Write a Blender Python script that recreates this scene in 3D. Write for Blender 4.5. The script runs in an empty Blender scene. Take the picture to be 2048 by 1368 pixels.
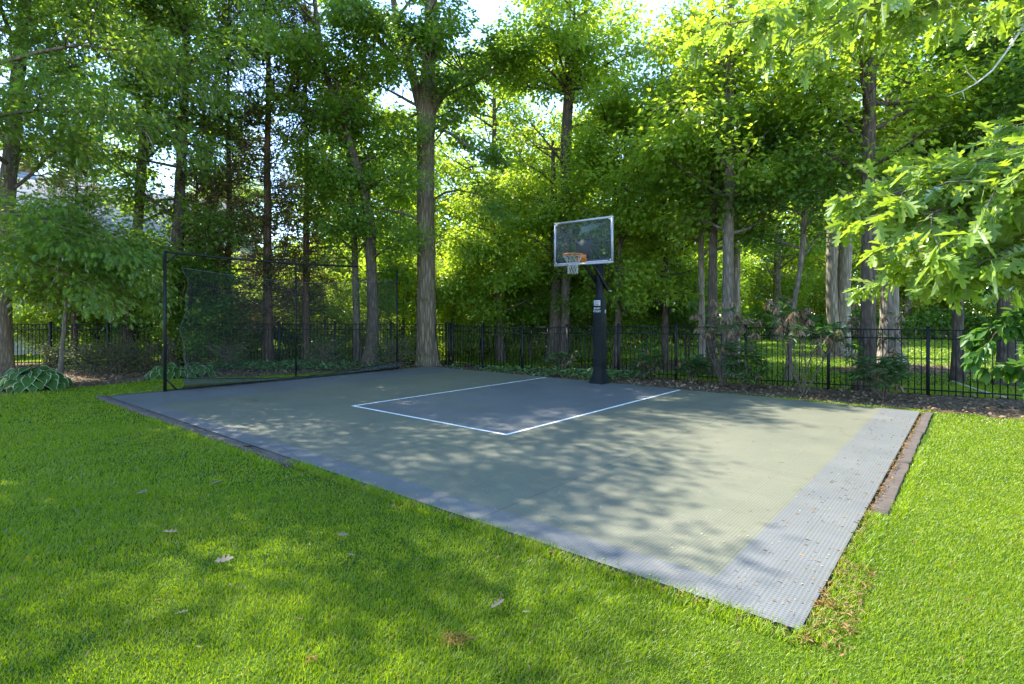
import bpy, math, random
import numpy as np
R = math.radians
scene = bpy.context.scene
C = scene.collection

# ------------------------------------------------------------------ camera, sky, sun, exposure
CAM_H = 1.70
F_PX = 1094.0            # focal length in photo pixels (2048 wide)
HZ = 628.0               # horizon row
cam_d = bpy.data.cameras.new('camera')
cam_d.sensor_width = 36.0
cam_d.lens = F_PX / 2048 * 36.0
cam_d.shift_y = -(684 - HZ) / 2048
cam_d.clip_start = 0.05
cam_d.clip_end = 2000
cam = bpy.data.objects.new('camera', cam_d); C.objects.link(cam)
cam.location = (0, 0, CAM_H); cam.rotation_euler = (R(90), 0, 0)
scene.camera = cam

SUN_EL = R(52)
SUN_H = np.array([-0.77, 0.64]); SUN_H /= np.linalg.norm(SUN_H)
SUN = np.array([SUN_H[0]*math.cos(SUN_EL), SUN_H[1]*math.cos(SUN_EL), math.sin(SUN_EL)])
world = bpy.data.worlds.new('World'); scene.world = world; world.use_nodes = True
wn = world.node_tree.nodes; wl = world.node_tree.links
sky = wn.new('ShaderNodeTexSky'); sky.sky_type = 'NISHITA'; sky.sun_disc = False
sky.sun_elevation = SUN_EL; sky.sun_rotation = math.atan2(SUN_H[0], SUN_H[1])
sky.air_density = 0.85; sky.dust_density = 0.0; sky.ozone_density = 2.0
bg = wn['Background']; wl.new(sky.outputs['Color'], bg.inputs['Color']); bg.inputs['Strength'].default_value = 0.15
sd = bpy.data.lights.new('sun', 'SUN'); sd.energy = 3.1; sd.angle = R(0.53); sd.color = (1.0, 0.93, 0.80)
so = bpy.data.objects.new('sun', sd); C.objects.link(so)
from mathutils import Vector
so.rotation_euler = Vector(SUN).to_track_quat('Z', 'Y').to_euler()
so.location = (-20, 14, 30)
scene.view_settings.view_transform = 'Standard'; scene.view_settings.look = 'None'
scene.view_settings.exposure = 2.45; scene.view_settings.gamma = 1.0
cy = scene.cycles
cy.max_bounces = 10; cy.diffuse_bounces = 6; cy.glossy_bounces = 2; cy.transmission_bounces = 5; cy.transparent_max_bounces = 8
cy.caustics_reflective = False; cy.caustics_refractive = False
cy.use_denoising = True
cy.sample_clamp_indirect = 6.0

# ------------------------------------------------------------------ helpers
U = np.array([0.764, -0.645]); V_ = np.array([0.645, 0.764])     # court axes
C0 = np.array([1.53, 2.906])                                      # court corner nearest the camera
def court(u, v, z=0.0):
    p = C0 + U*u + V_*v
    return np.array([p[0], p[1], z])
def uv_of(x, y):
    dx, dy = x - C0[0], y - C0[1]
    return dx*U[0] + dy*U[1], dx*V_[0] + dy*V_[1]
def G(px, py):
    Y = F_PX*CAM_H/(py - HZ)
    return np.array([(px-1024)/F_PX*Y, Y])
def P(px, py, Y):
    return np.array([(px-1024)/F_PX*Y, Y, CAM_H + (HZ-py)/F_PX*Y])

def terrain(x, y):
    x = np.asarray(x, float); y = np.asarray(y, float)
    h = -0.10*np.exp(-(((x-0.8)/3.0)**2 + ((y-17.2)/2.2)**2))
    h = h + 0.16*np.exp(-(((x-11.9)/1.6)**2 + ((y-16.6)/1.5)**2)) + 0.14*np.exp(-(((x-5.6)/1.6)**2 + ((y-17.6)/1.3)**2))
    far = np.clip((y-22)/14, 0, 1)
    h = h + 0.18*far*np.clip((x+2)/6, 0, 1)
    near_soft = np.clip((y-12)/5, 0, 1)
    h = h*near_soft
    return h

def norm(a):
    return a/np.maximum(np.linalg.norm(a, axis=-1, keepdims=True), 1e-9)

def build(name, V, faces=None, loops=None, sizes=None, mats=(), midx=None, parent=None, smooth=False):
    """One mesh object out of arrays. faces: list of index lists, or loops+sizes arrays."""
    V = np.asarray(V, np.float32)
    if faces is not None:
        sizes = np.array([len(f) for f in faces], np.int32)
        loops = np.concatenate([np.asarray(f, np.int32) for f in faces])
    loops = np.asarray(loops, np.int32); sizes = np.asarray(sizes, np.int32)
    me = bpy.data.meshes.new(name)
    me.vertices.add(len(V)); me.vertices.foreach_set('co', V.ravel())
    me.loops.add(len(loops)); me.loops.foreach_set('vertex_index', loops)
    me.polygons.add(len(sizes))
    starts = np.concatenate([[0], np.cumsum(sizes)[:-1]]).astype(np.int32)
    me.polygons.foreach_set('loop_start', starts); me.polygons.foreach_set('loop_total', sizes)
    for m in mats: me.materials.append(m)
    if midx is not None: me.polygons.foreach_set('material_index', np.asarray(midx, np.int32))
    if smooth: me.polygons.foreach_set('use_smooth', np.ones(len(sizes), bool))
    me.update(calc_edges=True); me.validate()
    o = bpy.data.objects.new(name, me); C.objects.link(o)
    if parent is not None: o.parent = parent
    return o

class MB:
    """collects simple shapes for one mesh"""
    def __init__(s): s.V = []; s.F = []; s.M = []; s.n = 0
    def add(s, V, F, m=0):
        V = np.asarray(V, float)
        s.V.append(V); s.F += [[i+s.n for i in f] for f in F]; s.M += [m]*len(F); s.n += len(V)
    def box(s, c, ax, ay, az, m=0):
        c, ax, ay, az = [np.asarray(q, float) for q in (c, ax, ay, az)]
        v = [c+sx*ax+sy*ay+sz*az for sz in (-1, 1) for sy in (-1, 1) for sx in (-1, 1)]
        s.add(v, [[0,2,3,1],[4,5,7,6],[0,1,5,4],[2,6,7,3],[0,4,6,2],[1,3,7,5]], m)
    def tube(s, pts, rad, k=8, m=0, cap=True, twist=None):
        V, F = tube(pts, rad, k, cap); s.add(V, F, m)
    def build(s, name, mats, parent=None, smooth=False):
        if not isinstance(mats, (list, tuple)): mats = [mats]
        return build(name, np.concatenate(s.V), faces=s.F, mats=mats, midx=s.M, parent=parent, smooth=smooth)

def tube(pts, rad, k=8, cap=True, lob=None):
    pts = np.asarray(pts, float); n = len(pts)
    rad = np.full(n, rad, float) if np.isscalar(rad) else np.asarray(rad, float)
    t = norm(np.gradient(pts, axis=0))
    ref = np.array([1.0, 0, 0]) if abs(t[:, 2]).mean() > 0.6 else np.array([0, 0, 1.0])
    a = norm(np.cross(t, ref)); b = np.cross(t, a)
    th = np.arange(k)/k*2*np.pi
    rr = rad[:, None]*np.ones((1, k))
    if lob is not None: rr = rr*lob
    ring = pts[:, None] + rr[:, :, None]*(np.cos(th)[None, :, None]*a[:, None] + np.sin(th)[None, :, None]*b[:, None])
    V = ring.reshape(-1, 3); F = []
    for i in range(n-1):
        for j in range(k):
            j2 = (j+1) % k
            F.append([i*k+j, i*k+j2, (i+1)*k+j2, (i+1)*k+j])
    if cap:
        F.append(list(range(k))[::-1]); F.append([(n-1)*k+j for j in range(k)])
    return V, F

class Tubes:
    """fast collection of quad tubes"""
    def __init__(s): s.V = []; s.L = []; s.n = 0
    def add(s, pts, rad, k=5, lob=None):
        pts = np.asarray(pts, float); n = len(pts)
        V, _ = tube_ring(pts, rad, k, lob)
        i = np.arange(n-1)[:, None]*k; j = np.arange(k)[None, :]; j2 = (j+1) % k
        q = np.stack([i+j, i+j2, i+k+j2, i+k+j], -1).reshape(-1, 4) + s.n
        s.V.append(V); s.L.append(q); s.n += len(V)
    def build(s, name, mat, parent=None):
        V = np.concatenate(s.V); L = np.concatenate(s.L)
        return build(name, V, loops=L.ravel(), sizes=np.full(len(L), 4), mats=[mat], parent=parent, smooth=True)
def tube_ring(pts, rad, k, lob):
    n = len(pts); rad = np.full(n, rad, float) if np.isscalar(rad) else np.asarray(rad, float)
    t = norm(np.gradient(pts, axis=0))
    ref = np.array([1.0, 0, 0]) if abs(t[:, 2]).mean() > 0.6 else np.array([0, 0, 1.0])
    a = norm(np.cross(t, ref)); b = np.cross(t, a)
    th = np.arange(k)/k*2*np.pi
    rr = rad[:, None]*np.ones((1, k))
    if lob is not None: rr = rr*lob
    ring = pts[:, None] + rr[:, :, None]*(np.cos(th)[None, :, None]*a[:, None] + np.sin(th)[None, :, None]*b[:, None])
    return ring.reshape(-1, 3), None

def tag(o, label=None, cat=None, group=None, kind=None):
    if label: o['label'] = label
    if cat: o['category'] = cat
    if group: o['group'] = group
    if kind: o['kind'] = kind
    return o
def empty(name, loc, label, cat, group=None):
    o = bpy.data.objects.new(name, None); C.objects.link(o); o.empty_display_size = 0.2
    o.location = [float(q) for q in loc]
    return tag(o, label, cat, group)

# ------------------------------------------------------------------ materials
class NT:
    def __init__(s, name):
        s.m = bpy.data.materials.new(name); s.m.use_nodes = True
        s.t = s.m.node_tree; s.n = s.t.nodes; s.out = s.n['Material Output']; s.p = s.n['Principled BSDF']
    def new(s, t, **kw):
        nd = s.n.new(t)
        for k, v in kw.items(): setattr(nd, k, v)
        return nd
    def link(s, a, b): s.t.links.new(a, b)
    def ramp(s, fac, stops):
        r = s.new('ShaderNodeValToRGB'); e = r.color_ramp.elements
        while len(e) > 1: e.remove(e[-1])
        e[0].position = stops[0][0]; e[0].color = (*stops[0][1], 1)
        for p, c in stops[1:]:
            q = e.new(p); q.color = (*c, 1)
        s.link(fac, r.inputs['Fac']); return r.outputs['Color']
    def coord(s, scale=(1, 1, 1), which='Object'):
        tc = s.new('ShaderNodeTexCoord'); mp = s.new('ShaderNodeMapping')
        mp.inputs['Scale'].default_value = scale
        s.link(tc.outputs[which], mp.inputs['Vector']); return mp.outputs['Vector']
    def noise(s, vec, scale, detail=4, rough=0.55):
        n = s.new('ShaderNodeTexNoise'); n.inputs['Scale'].default_value = scale
        n.inputs['Detail'].default_value = detail; n.inputs['Roughness'].default_value = rough
        s.link(vec, n.inputs['Vector']); return n.outputs['Fac']
    def mix(s, fac, a, b, mode='MIX'):
        m = s.new('ShaderNodeMix', data_type='RGBA', blend_type=mode)
        for sock, v in ((m.inputs[0], fac), (m.inputs[6], a), (m.inputs[7], b)):
            if isinstance(v, bpy.types.NodeSocket): s.link(v, sock)
            else: sock.default_value = v if not isinstance(v, tuple) or len(v) == 4 else (*v, 1)
        return m.outputs[2]
    def math(s, op, a, b=None):
        m = s.new('ShaderNodeMath', operation=op)
        for i, v in enumerate((a, b)):
            if v is None: continue
            if isinstance(v, bpy.types.NodeSocket): s.link(v, m.inputs[i])
            else: m.inputs[i].default_value = v
        return m.outputs[0]
    def bump(s, h, strength=0.5, dist=0.02):
        b = s.new('ShaderNodeBump'); b.inputs['Strength'].default_value = strength; b.inputs['Distance'].default_value = dist
        s.link(h, b.inputs['Height']); s.link(b.outputs['Normal'], s.p.inputs['Normal']); return b

def simple(name, col, rough=0.6, metal=0.0, noise=0.0, nscale=8.0, bump=0.0, spec=0.5):
    a = NT(name); p = a.p
    p.inputs['Roughness'].default_value = rough; p.inputs['Metallic'].default_value = metal
    p.inputs['Specular IOR Level'].default_value = spec
    if noise or bump:
        f = a.noise(a.coord(), nscale, 5)
        c = a.ramp(f, [(0.3, tuple(q*(1-noise) for q in col)), (0.7, tuple(min(1, q*(1+noise)) for q in col))])
        a.link(c, p.inputs['Base Color'])
        if bump: a.bump(f, bump, 0.01)
    else: p.inputs['Base Color'].default_value = (*col, 1)
    return a.m

def leaf_mat(name, dark, light, trans, tfac=0.45, gloss=0.06, nscale=0.35, rough=0.4):
    """thin leaf: diffuse + translucent + a little gloss, colour varied leaf by leaf and in clumps"""
    a = NT(name); a.n.remove(a.p)
    geo = a.new('ShaderNodeNewGeometry')
    f = a.noise(a.coord(), nscale, 2)
    v = a.math('ADD', a.math('MULTIPLY', geo.outputs['Random Per Island'], 0.6), a.math('MULTIPLY', f, 0.5))
    col = a.ramp(v, [(0.2, dark), (0.9, light)])
    tcol = a.mix(v, tuple(q*0.7 for q in trans), tuple(min(1, q*1.25) for q in trans))
    d = a.new('ShaderNodeBsdfDiffuse'); a.link(col, d.inputs['Color'])
    t = a.new('ShaderNodeBsdfTranslucent'); a.link(tcol, t.inputs['Color'])
    m = a.new('ShaderNodeMixShader'); m.inputs[0].default_value = tfac
    a.link(d.outputs[0], m.inputs[1]); a.link(t.outputs[0], m.inputs[2])
    g = a.new('ShaderNodeBsdfGlossy'); g.inputs['Roughness'].default_value = rough; g.inputs['Color'].default_value = (1, 1, 1, 1)
    m2 = a.new('ShaderNodeMixShader')
    fr = a.new('ShaderNodeFresnel'); fr.inputs['IOR'].default_value = 1.4
    a.link(a.math('ADD', a.math('MULTIPLY', fr.outputs[0], gloss*3.5), gloss*0.2), m2.inputs[0])
    a.link(m.outputs[0], m2.inputs[1]); a.link(g.outputs[0], m2.inputs[2])
    a.link(m2.outputs[0], a.out.inputs['Surface'])
    return a.m

def bark_mat(name, dark, light, sc=16.0, stretch=0.16, bump=0.9, dist=0.02, patch=None):
    a = NT(name); p = a.p; p.inputs['Roughness'].default_value = 0.9; p.inputs['Specular IOR Level'].default_value = 0.15
    vec = a.coord((1, 1, stretch))
    n1 = a.noise(vec, sc, 6, 0.65)
    w = a.new('ShaderNodeTexVoronoi', feature='DISTANCE_TO_EDGE'); w.inputs['Scale'].default_value = sc*0.8
    a.link(vec, w.inputs['Vector'])
    crack = a.math('MINIMUM', a.math('MULTIPLY', w.outputs['Distance'], 3.0), 1.0)
    h = a.math('ADD', a.math('MULTIPLY', n1, 0.6), a.math('MULTIPLY', crack, 0.4))
    col = a.ramp(h, [(0.25, tuple(q*0.5 for q in dark)), (0.45, dark), (0.8, light)])
    big = a.noise(a.coord(), 1.3, 3)
    col = a.mix(a.math('MULTIPLY', big, 0.5), col, patch or tuple(q*0.7 for q in light))
    a.link(col, p.inputs['Base Color'])
    a.bump(h, bump, dist)
    return a.m

M = {}
M['bark_oak'] = bark_mat('bark_oak', (0.12, 0.09, 0.06), (0.27, 0.215, 0.15), 15, 0.13, 1.0, 0.035, patch=(0.15, 0.145, 0.09))
M['bark_dark'] = bark_mat('bark_dark', (0.07, 0.055, 0.04), (0.17, 0.14, 0.105), 18, 0.18, 0.8, 0.02)
M['bark_mid'] = bark_mat('bark_mid', (0.12, 0.10, 0.075), (0.26, 0.225, 0.175), 18, 0.2, 0.8, 0.02)
M['bark_pale'] = bark_mat('bark_pale', (0.17, 0.14, 0.105), (0.40, 0.35, 0.28), 14, 0.14, 0.9, 0.025)
M['bark_cedar'] = bark_mat('bark_cedar', (0.10, 0.065, 0.045), (0.22, 0.15, 0.105), 22, 0.08, 0.8, 0.02)
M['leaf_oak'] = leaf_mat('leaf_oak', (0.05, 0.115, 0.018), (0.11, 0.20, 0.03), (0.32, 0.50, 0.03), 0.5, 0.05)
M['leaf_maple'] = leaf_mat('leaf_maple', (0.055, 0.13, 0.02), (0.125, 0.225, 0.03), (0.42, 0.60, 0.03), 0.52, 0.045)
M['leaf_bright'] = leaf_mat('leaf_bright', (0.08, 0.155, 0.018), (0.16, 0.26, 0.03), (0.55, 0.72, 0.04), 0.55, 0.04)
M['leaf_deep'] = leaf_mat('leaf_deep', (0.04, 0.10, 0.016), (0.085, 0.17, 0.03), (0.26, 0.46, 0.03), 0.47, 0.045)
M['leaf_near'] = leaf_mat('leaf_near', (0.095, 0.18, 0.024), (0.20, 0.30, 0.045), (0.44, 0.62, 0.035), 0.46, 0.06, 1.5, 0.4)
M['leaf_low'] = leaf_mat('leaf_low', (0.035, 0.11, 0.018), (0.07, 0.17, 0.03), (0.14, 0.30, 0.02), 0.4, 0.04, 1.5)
M['needle_brown'] = leaf_mat('needle_brown', (0.07, 0.055, 0.025), (0.19, 0.135, 0.065), (0.24, 0.19, 0.07), 0.4, 0.02)
M['needle_green'] = leaf_mat('needle_green', (0.035, 0.075, 0.022), (0.09, 0.14, 0.04), (0.16, 0.24, 0.04), 0.4, 0.03)
M['rhodo'] = leaf_mat('rhodo', (0.02, 0.065, 0.015), (0.06, 0.14, 0.025), (0.08, 0.2, 0.02), 0.3, 0.08, 3)
M['rhodo_dry'] = leaf_mat('rhodo_dry', (0.12, 0.085, 0.05), (0.36, 0.27, 0.17), (0.25, 0.16, 0.08), 0.35, 0.03, 3)
M['hosta'] = leaf_mat('hosta', (0.03, 0.085, 0.018), (0.055, 0.125, 0.025), (0.08, 0.2, 0.03), 0.3, 0.025, 3)
M['hosta_rim'] = leaf_mat('hosta_rim', (0.28, 0.34, 0.19), (0.42, 0.46, 0.30), (0.4, 0.45, 0.2), 0.3, 0.03, 3)
M['grass'] = leaf_mat('grass', (0.05, 0.13, 0.003), (0.22, 0.31, 0.014), (0.42, 0.58, 0.004), 0.45, 0.015, 0.9, 0.5)
M['straw'] = leaf_mat('straw', (0.16, 0.17, 0.03), (0.36, 0.33, 0.10), (0.42, 0.42, 0.06), 0.4, 0.02, 0.9, 0.5)
M['ground_cover'] = leaf_mat('ground_cover', (0.04, 0.11, 0.025), (0.12, 0.22, 0.07), (0.14, 0.3, 0.04), 0.35, 0.08, 3)
M['dry_leaf'] = leaf_mat('dry_leaf', (0.13, 0.10, 0.07), (0.28, 0.235, 0.175), (0.2, 0.14, 0.08), 0.2, 0.03, 6)
M['litter'] = leaf_mat('litter', (0.07, 0.048, 0.03), (0.32, 0.23, 0.15), (0.10, 0.06, 0.03), 0.15, 0.02, 3)
M['specks'] = leaf_mat('specks', (0.16, 0.13, 0.06), (0.5, 0.46, 0.30), (0.2, 0.2, 0.05), 0.15, 0.02, 6)
M['black_metal'] = simple('black_metal', (0.008, 0.009, 0.010), 0.5, spec=0.25)
M['twig'] = simple('twig', (0.09, 0.07, 0.05), 0.9, noise=0.4, nscale=30)
M['pale_stick'] = simple('pale_stick', (0.5, 0.46, 0.40), 0.7, noise=0.3, nscale=20)

def timber_mat():
    a = NT('weathered_timber'); p = a.p; p.inputs['Roughness'].default_value = 0.9
    v = a.coord((1.2, 14, 14)); n = a.noise(v, 3.0, 8, 0.7)
    b = a.noise(a.coord(), 2.2, 4)
    c = a.ramp(n, [(0.3, (0.03, 0.025, 0.021)), (0.5, (0.085, 0.072, 0.062)), (0.75, (0.20, 0.175, 0.155))])
    c = a.mix(b, c, (0.07, 0.05, 0.04)); a.link(c, p.inputs['Base Color']); a.bump(n, 0.9, 0.012); return a.m
M['timber'] = timber_mat()

def tile_mat(name, col, col2):
    """open-grid plastic court tile: fine lattice in the court's own axes, 0.305 m module seams, dust"""
    a = NT(name); p = a.p; p.inputs['Roughness'].default_value = 0.5; p.inputs['Specular IOR Level'].default_value = 0.4
    tc = a.new('ShaderNodeTexCoord'); sp = a.new('ShaderNodeSeparateXYZ'); a.link(tc.outputs['Object'], sp.inputs[0])
    def line(s, period, width):
        f = a.math('FRACT', a.math('DIVIDE', a.math('ADD', s, 100.0), period))
        return a.math('LESS_THAN', f, width)
    x, y = sp.outputs['X'], sp.outputs['Y']
    hole = a.math('MULTIPLY', a.math('SUBTRACT', 1.0, line(x, 0.0254, 0.42)), a.math('SUBTRACT', 1.0, line(y, 0.0254, 0.42)))
    seam = a.math('MAXIMUM', line(x, 0.305, 0.022), line(y, 0.305, 0.022))
    big = a.math('MAXIMUM', line(x, 2.44, 0.004), 0.0)
    n1 = a.noise(a.coord(), 0.9, 5, 0.6); n2 = a.noise(a.coord(), 26, 3)
    c = a.mix(a.ramp(n1, [(0.35, (0, 0, 0)), (0.7, (1, 1, 1))]), col, col2)
    fl = a.new('ShaderNodeVectorMath', operation='FLOOR'); mpx = a.new('ShaderNodeMapping'); mpx.inputs['Scale'].default_value = (1/0.305, 1/0.305, 0); a.link(tc.outputs['Object'], mpx.inputs['Vector']); a.link(mpx.outputs['Vector'], fl.inputs[0])
    wn_ = a.new('ShaderNodeTexWhiteNoise'); a.link(fl.outputs['Vector'], wn_.inputs['Vector'])
    c = a.mix(a.math('MULTIPLY', wn_.outputs['Value'], 0.22), c, tuple(q*0.68 for q in col))
    n3 = a.noise(a.coord((0.5, 1.6, 1)), 1.4, 6, 0.7)
    c = a.mix(a.ramp(n3, [(0.5, (0, 0, 0)), (0.75, (0.55, 0.55, 0.55))]), c, (0.13, 0.125, 0.095))
    c = a.mix(a.math('MULTIPLY', n2, 0.5), c, tuple(q*0.72 for q in col))
    c = a.mix(a.math('MULTIPLY', hole, 0.42), c, (0.035, 0.04, 0.035))
    c = a.mix(a.math('MULTIPLY', seam, 0.25), c, (0.05, 0.06, 0.055))
    c = a.mix(a.math('MULTIPLY', big, 0.7), c, (0.03, 0.035, 0.035))
    a.link(c, p.inputs['Base Color'])
    a.bump(a.math('MULTIPLY', hole, -1.0), 0.3, 0.005)
    return a.m
M['tile_green'] = tile_mat('tile_green', (0.155, 0.162, 0.116), (0.21, 0.206, 0.146))
M['tile_blue'] = tile_mat('tile_blue', (0.135, 0.144, 0.148), (0.19, 0.192, 0.188))
M['line_white'] = simple('line_white', (0.74, 0.75, 0.74), 0.6, noise=0.12, nscale=20)
M['tile_edge'] = simple('tile_edge', (0.05, 0.055, 0.055), 0.7)

def ground_mat():
    a = NT('ground'); p = a.p; p.inputs['Roughness'].default_value = 1.0; p.inputs['Specular IOR Level'].default_value = 0.1
    at = a.new('ShaderNodeAttribute'); at.attribute_name = 'lawn'
    v = a.coord()
    n = a.noise(v, 22, 6, 0.7); nb = a.noise(v, 1.1, 4); nf = a.noise(v, 90, 3)
    soil = a.ramp(n, [(0.25, (0.05, 0.033, 0.021)), (0.5, (0.14, 0.097, 0.064)), (0.72, (0.29, 0.21, 0.145))])
    soil = a.mix(a.math('MULTIPLY', nb, 0.4), soil, (0.05, 0.06, 0.022))
    gr = a.ramp(a.math('ADD', a.math('MULTIPLY', nf, 0.6), a.math('MULTIPLY', nb, 0.4)), [(0.3, (0.024, 0.06, 0.004)), (0.7, (0.07, 0.12, 0.010))])
    c = a.mix(at.outputs['Fac'], soil, gr)
    a.link(c, p.inputs['Base Color']); a.bump(a.math('ADD', n, nf), 0.8, 0.03)
    return a.m
M['ground'] = ground_mat()

# ------------------------------------------------------------------ where lawn / beds lie
def poly_in(x, y, poly):
    x = np.asarray(x); y = np.asarray(y); ins = np.zeros(x.shape, bool); n = len(poly); j = n-1
    for i in range(n):
        xi, yi = poly[i]; xj, yj = poly[j]
        c = ((yi > y) != (yj > y)) & (x < (xj-xi)*(y-yi)/((yj-yi) if yj != yi else 1e-9)+xi)
        ins ^= c; j = i
    return ins
FENCE_CORNER = np.array([-2.15, 18.1]); FENCE_R_END = np.array([13.5, 8.24])
# front lawn (bed edges traced on the ground)
FRONT = [(-30, 0.2), (30, 0.2), (30, 4), (12.5, 6.2), (8.29, 8.75), (7.5, 9.45), (7.06, 9.85), (5.3, 11.15), (3.7, 12.42), (1.9, 13.9), (0.2, 15.4), (-1.6, 16.9), (-2.6, 17.6),
         (-3.9, 16.5), (-5.3, 15.8), (-6.6, 15.2), (-9.0, 14.3), (-10.1, 12.5), (-11.4, 11.2), (-13, 10.6), (-30, 10.0)]
BACK = [(-40, 19.2), (-2.5, 19.4), (-0.6, 18.2), (0.3, 17.2), (1.8, 17.9), (3.4, 15.6), (4.4, 14.3), (8.6, 11.75), (14, 8.5), (40, 8), (40, 37), (-40, 37)]
def wob(x, y):
    return 0.12*np.sin(3.1*x+1.7*y)+0.07*np.sin(7.3*x-5.1*y+1)
def lawn_mask(x, y):
    x = np.asarray(x, float); y = np.asarray(y, float)
    wx = x+wob(x, y); wy = y+wob(y, x)
    m = poly_in(wx, wy, FRONT)
    b = poly_in(wx, wy, BACK)
    b &= ~(((wx-12.2)/2.6)**2+((wy-16.3)/1.2)**2 < 1)         # mulch round the pale trunks
    b &= ~(((wx-5.4)/1.7)**2+((wy-17.4)/1.2)**2 < 1)
    b &= ~(((wx-2.6)/1.6)**2+((wy-16.6)/1.6)**2 < 1)
    b &= ~(((wx-13.2)/1.7)**2+((wy-22.2)/0.9)**2 < 1)
    return m | b

# ground sheet
def make_ground():
    xs = np.concatenate([[-400, -150, -70, -40, -28], np.arange(-18, 24.01, 0.16), [30, 45, 75, 150, 400]])
    ys = np.concatenate([[-300, -100, -30, -8], np.arange(0, 38, 0.16), [44, 52, 62, 80, 110, 180, 400]])
    X, Y = np.meshgrid(xs, ys); Z = terrain(X, Y)
    u, v = uv_of(X, Y)
    under = (u > -12.5) & (u < -0.30) & (v > 0.30) & (v < 8.3)
    Z = np.where(under, -0.05, Z - 0.0)
    rngg = np.random.default_rng(5)
    Z = Z - 0.008 + 0.003*rngg.standard_normal(Z.shape)*(np.abs(X) < 25)*(Y < 39)*(Y > -1)
    nx, ny = len(xs), len(ys)
    i = (np.arange(ny-1)[:, None]*nx + np.arange(nx-1)[None, :]).ravel()
    q = np.stack([i, i+1, i+nx+1, i+nx], -1)
    o = build('ground', np.stack([X.ravel(), Y.ravel(), Z.ravel()], -1), loops=q.ravel(), sizes=np.full(len(q), 4), mats=[M['ground']], smooth=True)
    lm = lawn_mask(X, Y).astype(np.float32).ravel()
    at = o.data.attributes.new('lawn', 'FLOAT', 'POINT'); at.data.foreach_set('value', lm)
    tag(o, kind='structure')
make_ground()

# ------------------------------------------------------------------ court
CU0, CU1, CV0, CV1 = -12.67, 0.0, 0.0, 8.52
def make_court():
    us = [CU0, -10.9, -7.99, -7.935, -4.295, -4.24, -0.55, CU1]
    vs = [CV0, 0.30, 2.53, 2.585, 8.44, CV1]
    zt = 0.022; ztl = zt
    V = []; F = []; Mi = []
    nu, nv = len(us), len(vs)
    for v in vs:
        for u in us: V.append((u, v, zt))
    for j in range(nv-1):
        for i in range(nu-1):
            F.append([j*nu+i, j*nu+i+1, (j+1)*nu+i+1, (j+1)*nu+i])
            um = (us[i]+us[i+1])/2; vm = (vs[j]+vs[j+1])/2
            m = 0
            if um < -10.9 or um > -0.55 or vm < 0.30: m = 1
            if -7.94 < um < -4.29 and 2.585 < vm: m = 1
            if 2.53 < vm < 8.44 and (-7.99 < um < -7.935 or -4.295 < um < -4.24): m = 2
            if 2.53 < vm < 2.585 and -7.99 < um < -4.24: m = 2
            Mi.append(m)
    n = len(V)
    for (u, v) in ((CU0, CV0), (CU1, CV0), (CU1, CV1), (CU0, CV1)):
        V.append((u, v, zt)); V.append((u, v, -0.02))
    for k in range(4):
        a = n+2*k; b = n+2*((k+1) % 4)
        F.append([a, a+1, b+1, b]); Mi.append(3)
    o = build('court_surface', V, faces=F, mats=[M['tile_green'], M['tile_blue'], M['line_white'], M['tile_edge']], midx=Mi)
    o.location = (C0[0], C0[1], 0); o.rotation_euler = (0, 0, math.atan2(U[1], U[0]))
    # (local x along U; V_ is its left normal)
    tag(o, kind='structure')
make_court()

def timbers(u0, v0, u1, v1, width, label, seed, rise=0.028):
    rng = np.random.default_rng(seed); mb = MB()
    a = np.array([u0, v0]); b = np.array([u1, v1]); L = np.linalg.norm(b-a); d = (b-a)/L; nrm = np.array([-d[1], d[0]])
    n = max(1, round(L/2.44)); s = L/n
    for k in range(n):
        m = 14; ts = np.linspace(k*s+0.008, (k+1)*s-0.008, m)
        off = rng.normal(0, 0.006); hz = rise+rng.normal(0, 0.004)
        prof = [(-0.5, -0.09), (-0.5, 0.75), (-0.42, 1.0), (0.42, 1.0), (0.5, 0.75), (0.5, -0.09)]
        V = []
        for t in ts:
            wv = rng.normal(0, 0.004)
            for (w, h) in prof:
                q = a+d*t+nrm*(w*width+off+wv)
                z = h*hz if h > 0 else -0.1
                V.append((q[0], q[1], z+(rng.normal(0, 0.003) if h > 0 else 0)))
        F = []
        for i in range(m-1):
            for j in range(5): F.append([i*6+j, (i+1)*6+j, (i+1)*6+j+1, i*6+j+1])
        F.append([0, 1, 2, 3, 4, 5]); F.append([(m-1)*6+j for j in range(5, -1, -1)])
        mb.add(V, F)
    o = mb.build('timber_edging', M['timber'])
    o.location = (C0[0], C0[1], 0); o.rotation_euler = (0, 0, math.atan2(U[1], U[0]))
    tag(o, label, 'edging', 'timber edging round the court')
timbers(-12.95, -0.10, -5.1, -0.10, 0.15, 'long weathered grey timber edging between the front lawn and the blue court border', 1)
timbers(-12.80, 0.0, -12.80, 5.0, 0.16, 'short timber edging along the left side of the court under the net frame', 2)
timbers(0.10, 2.35, 0.10, 8.6, 0.13, 'brown timber edging along the right side of the court beside sunny grass', 3, 0.016)

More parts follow.
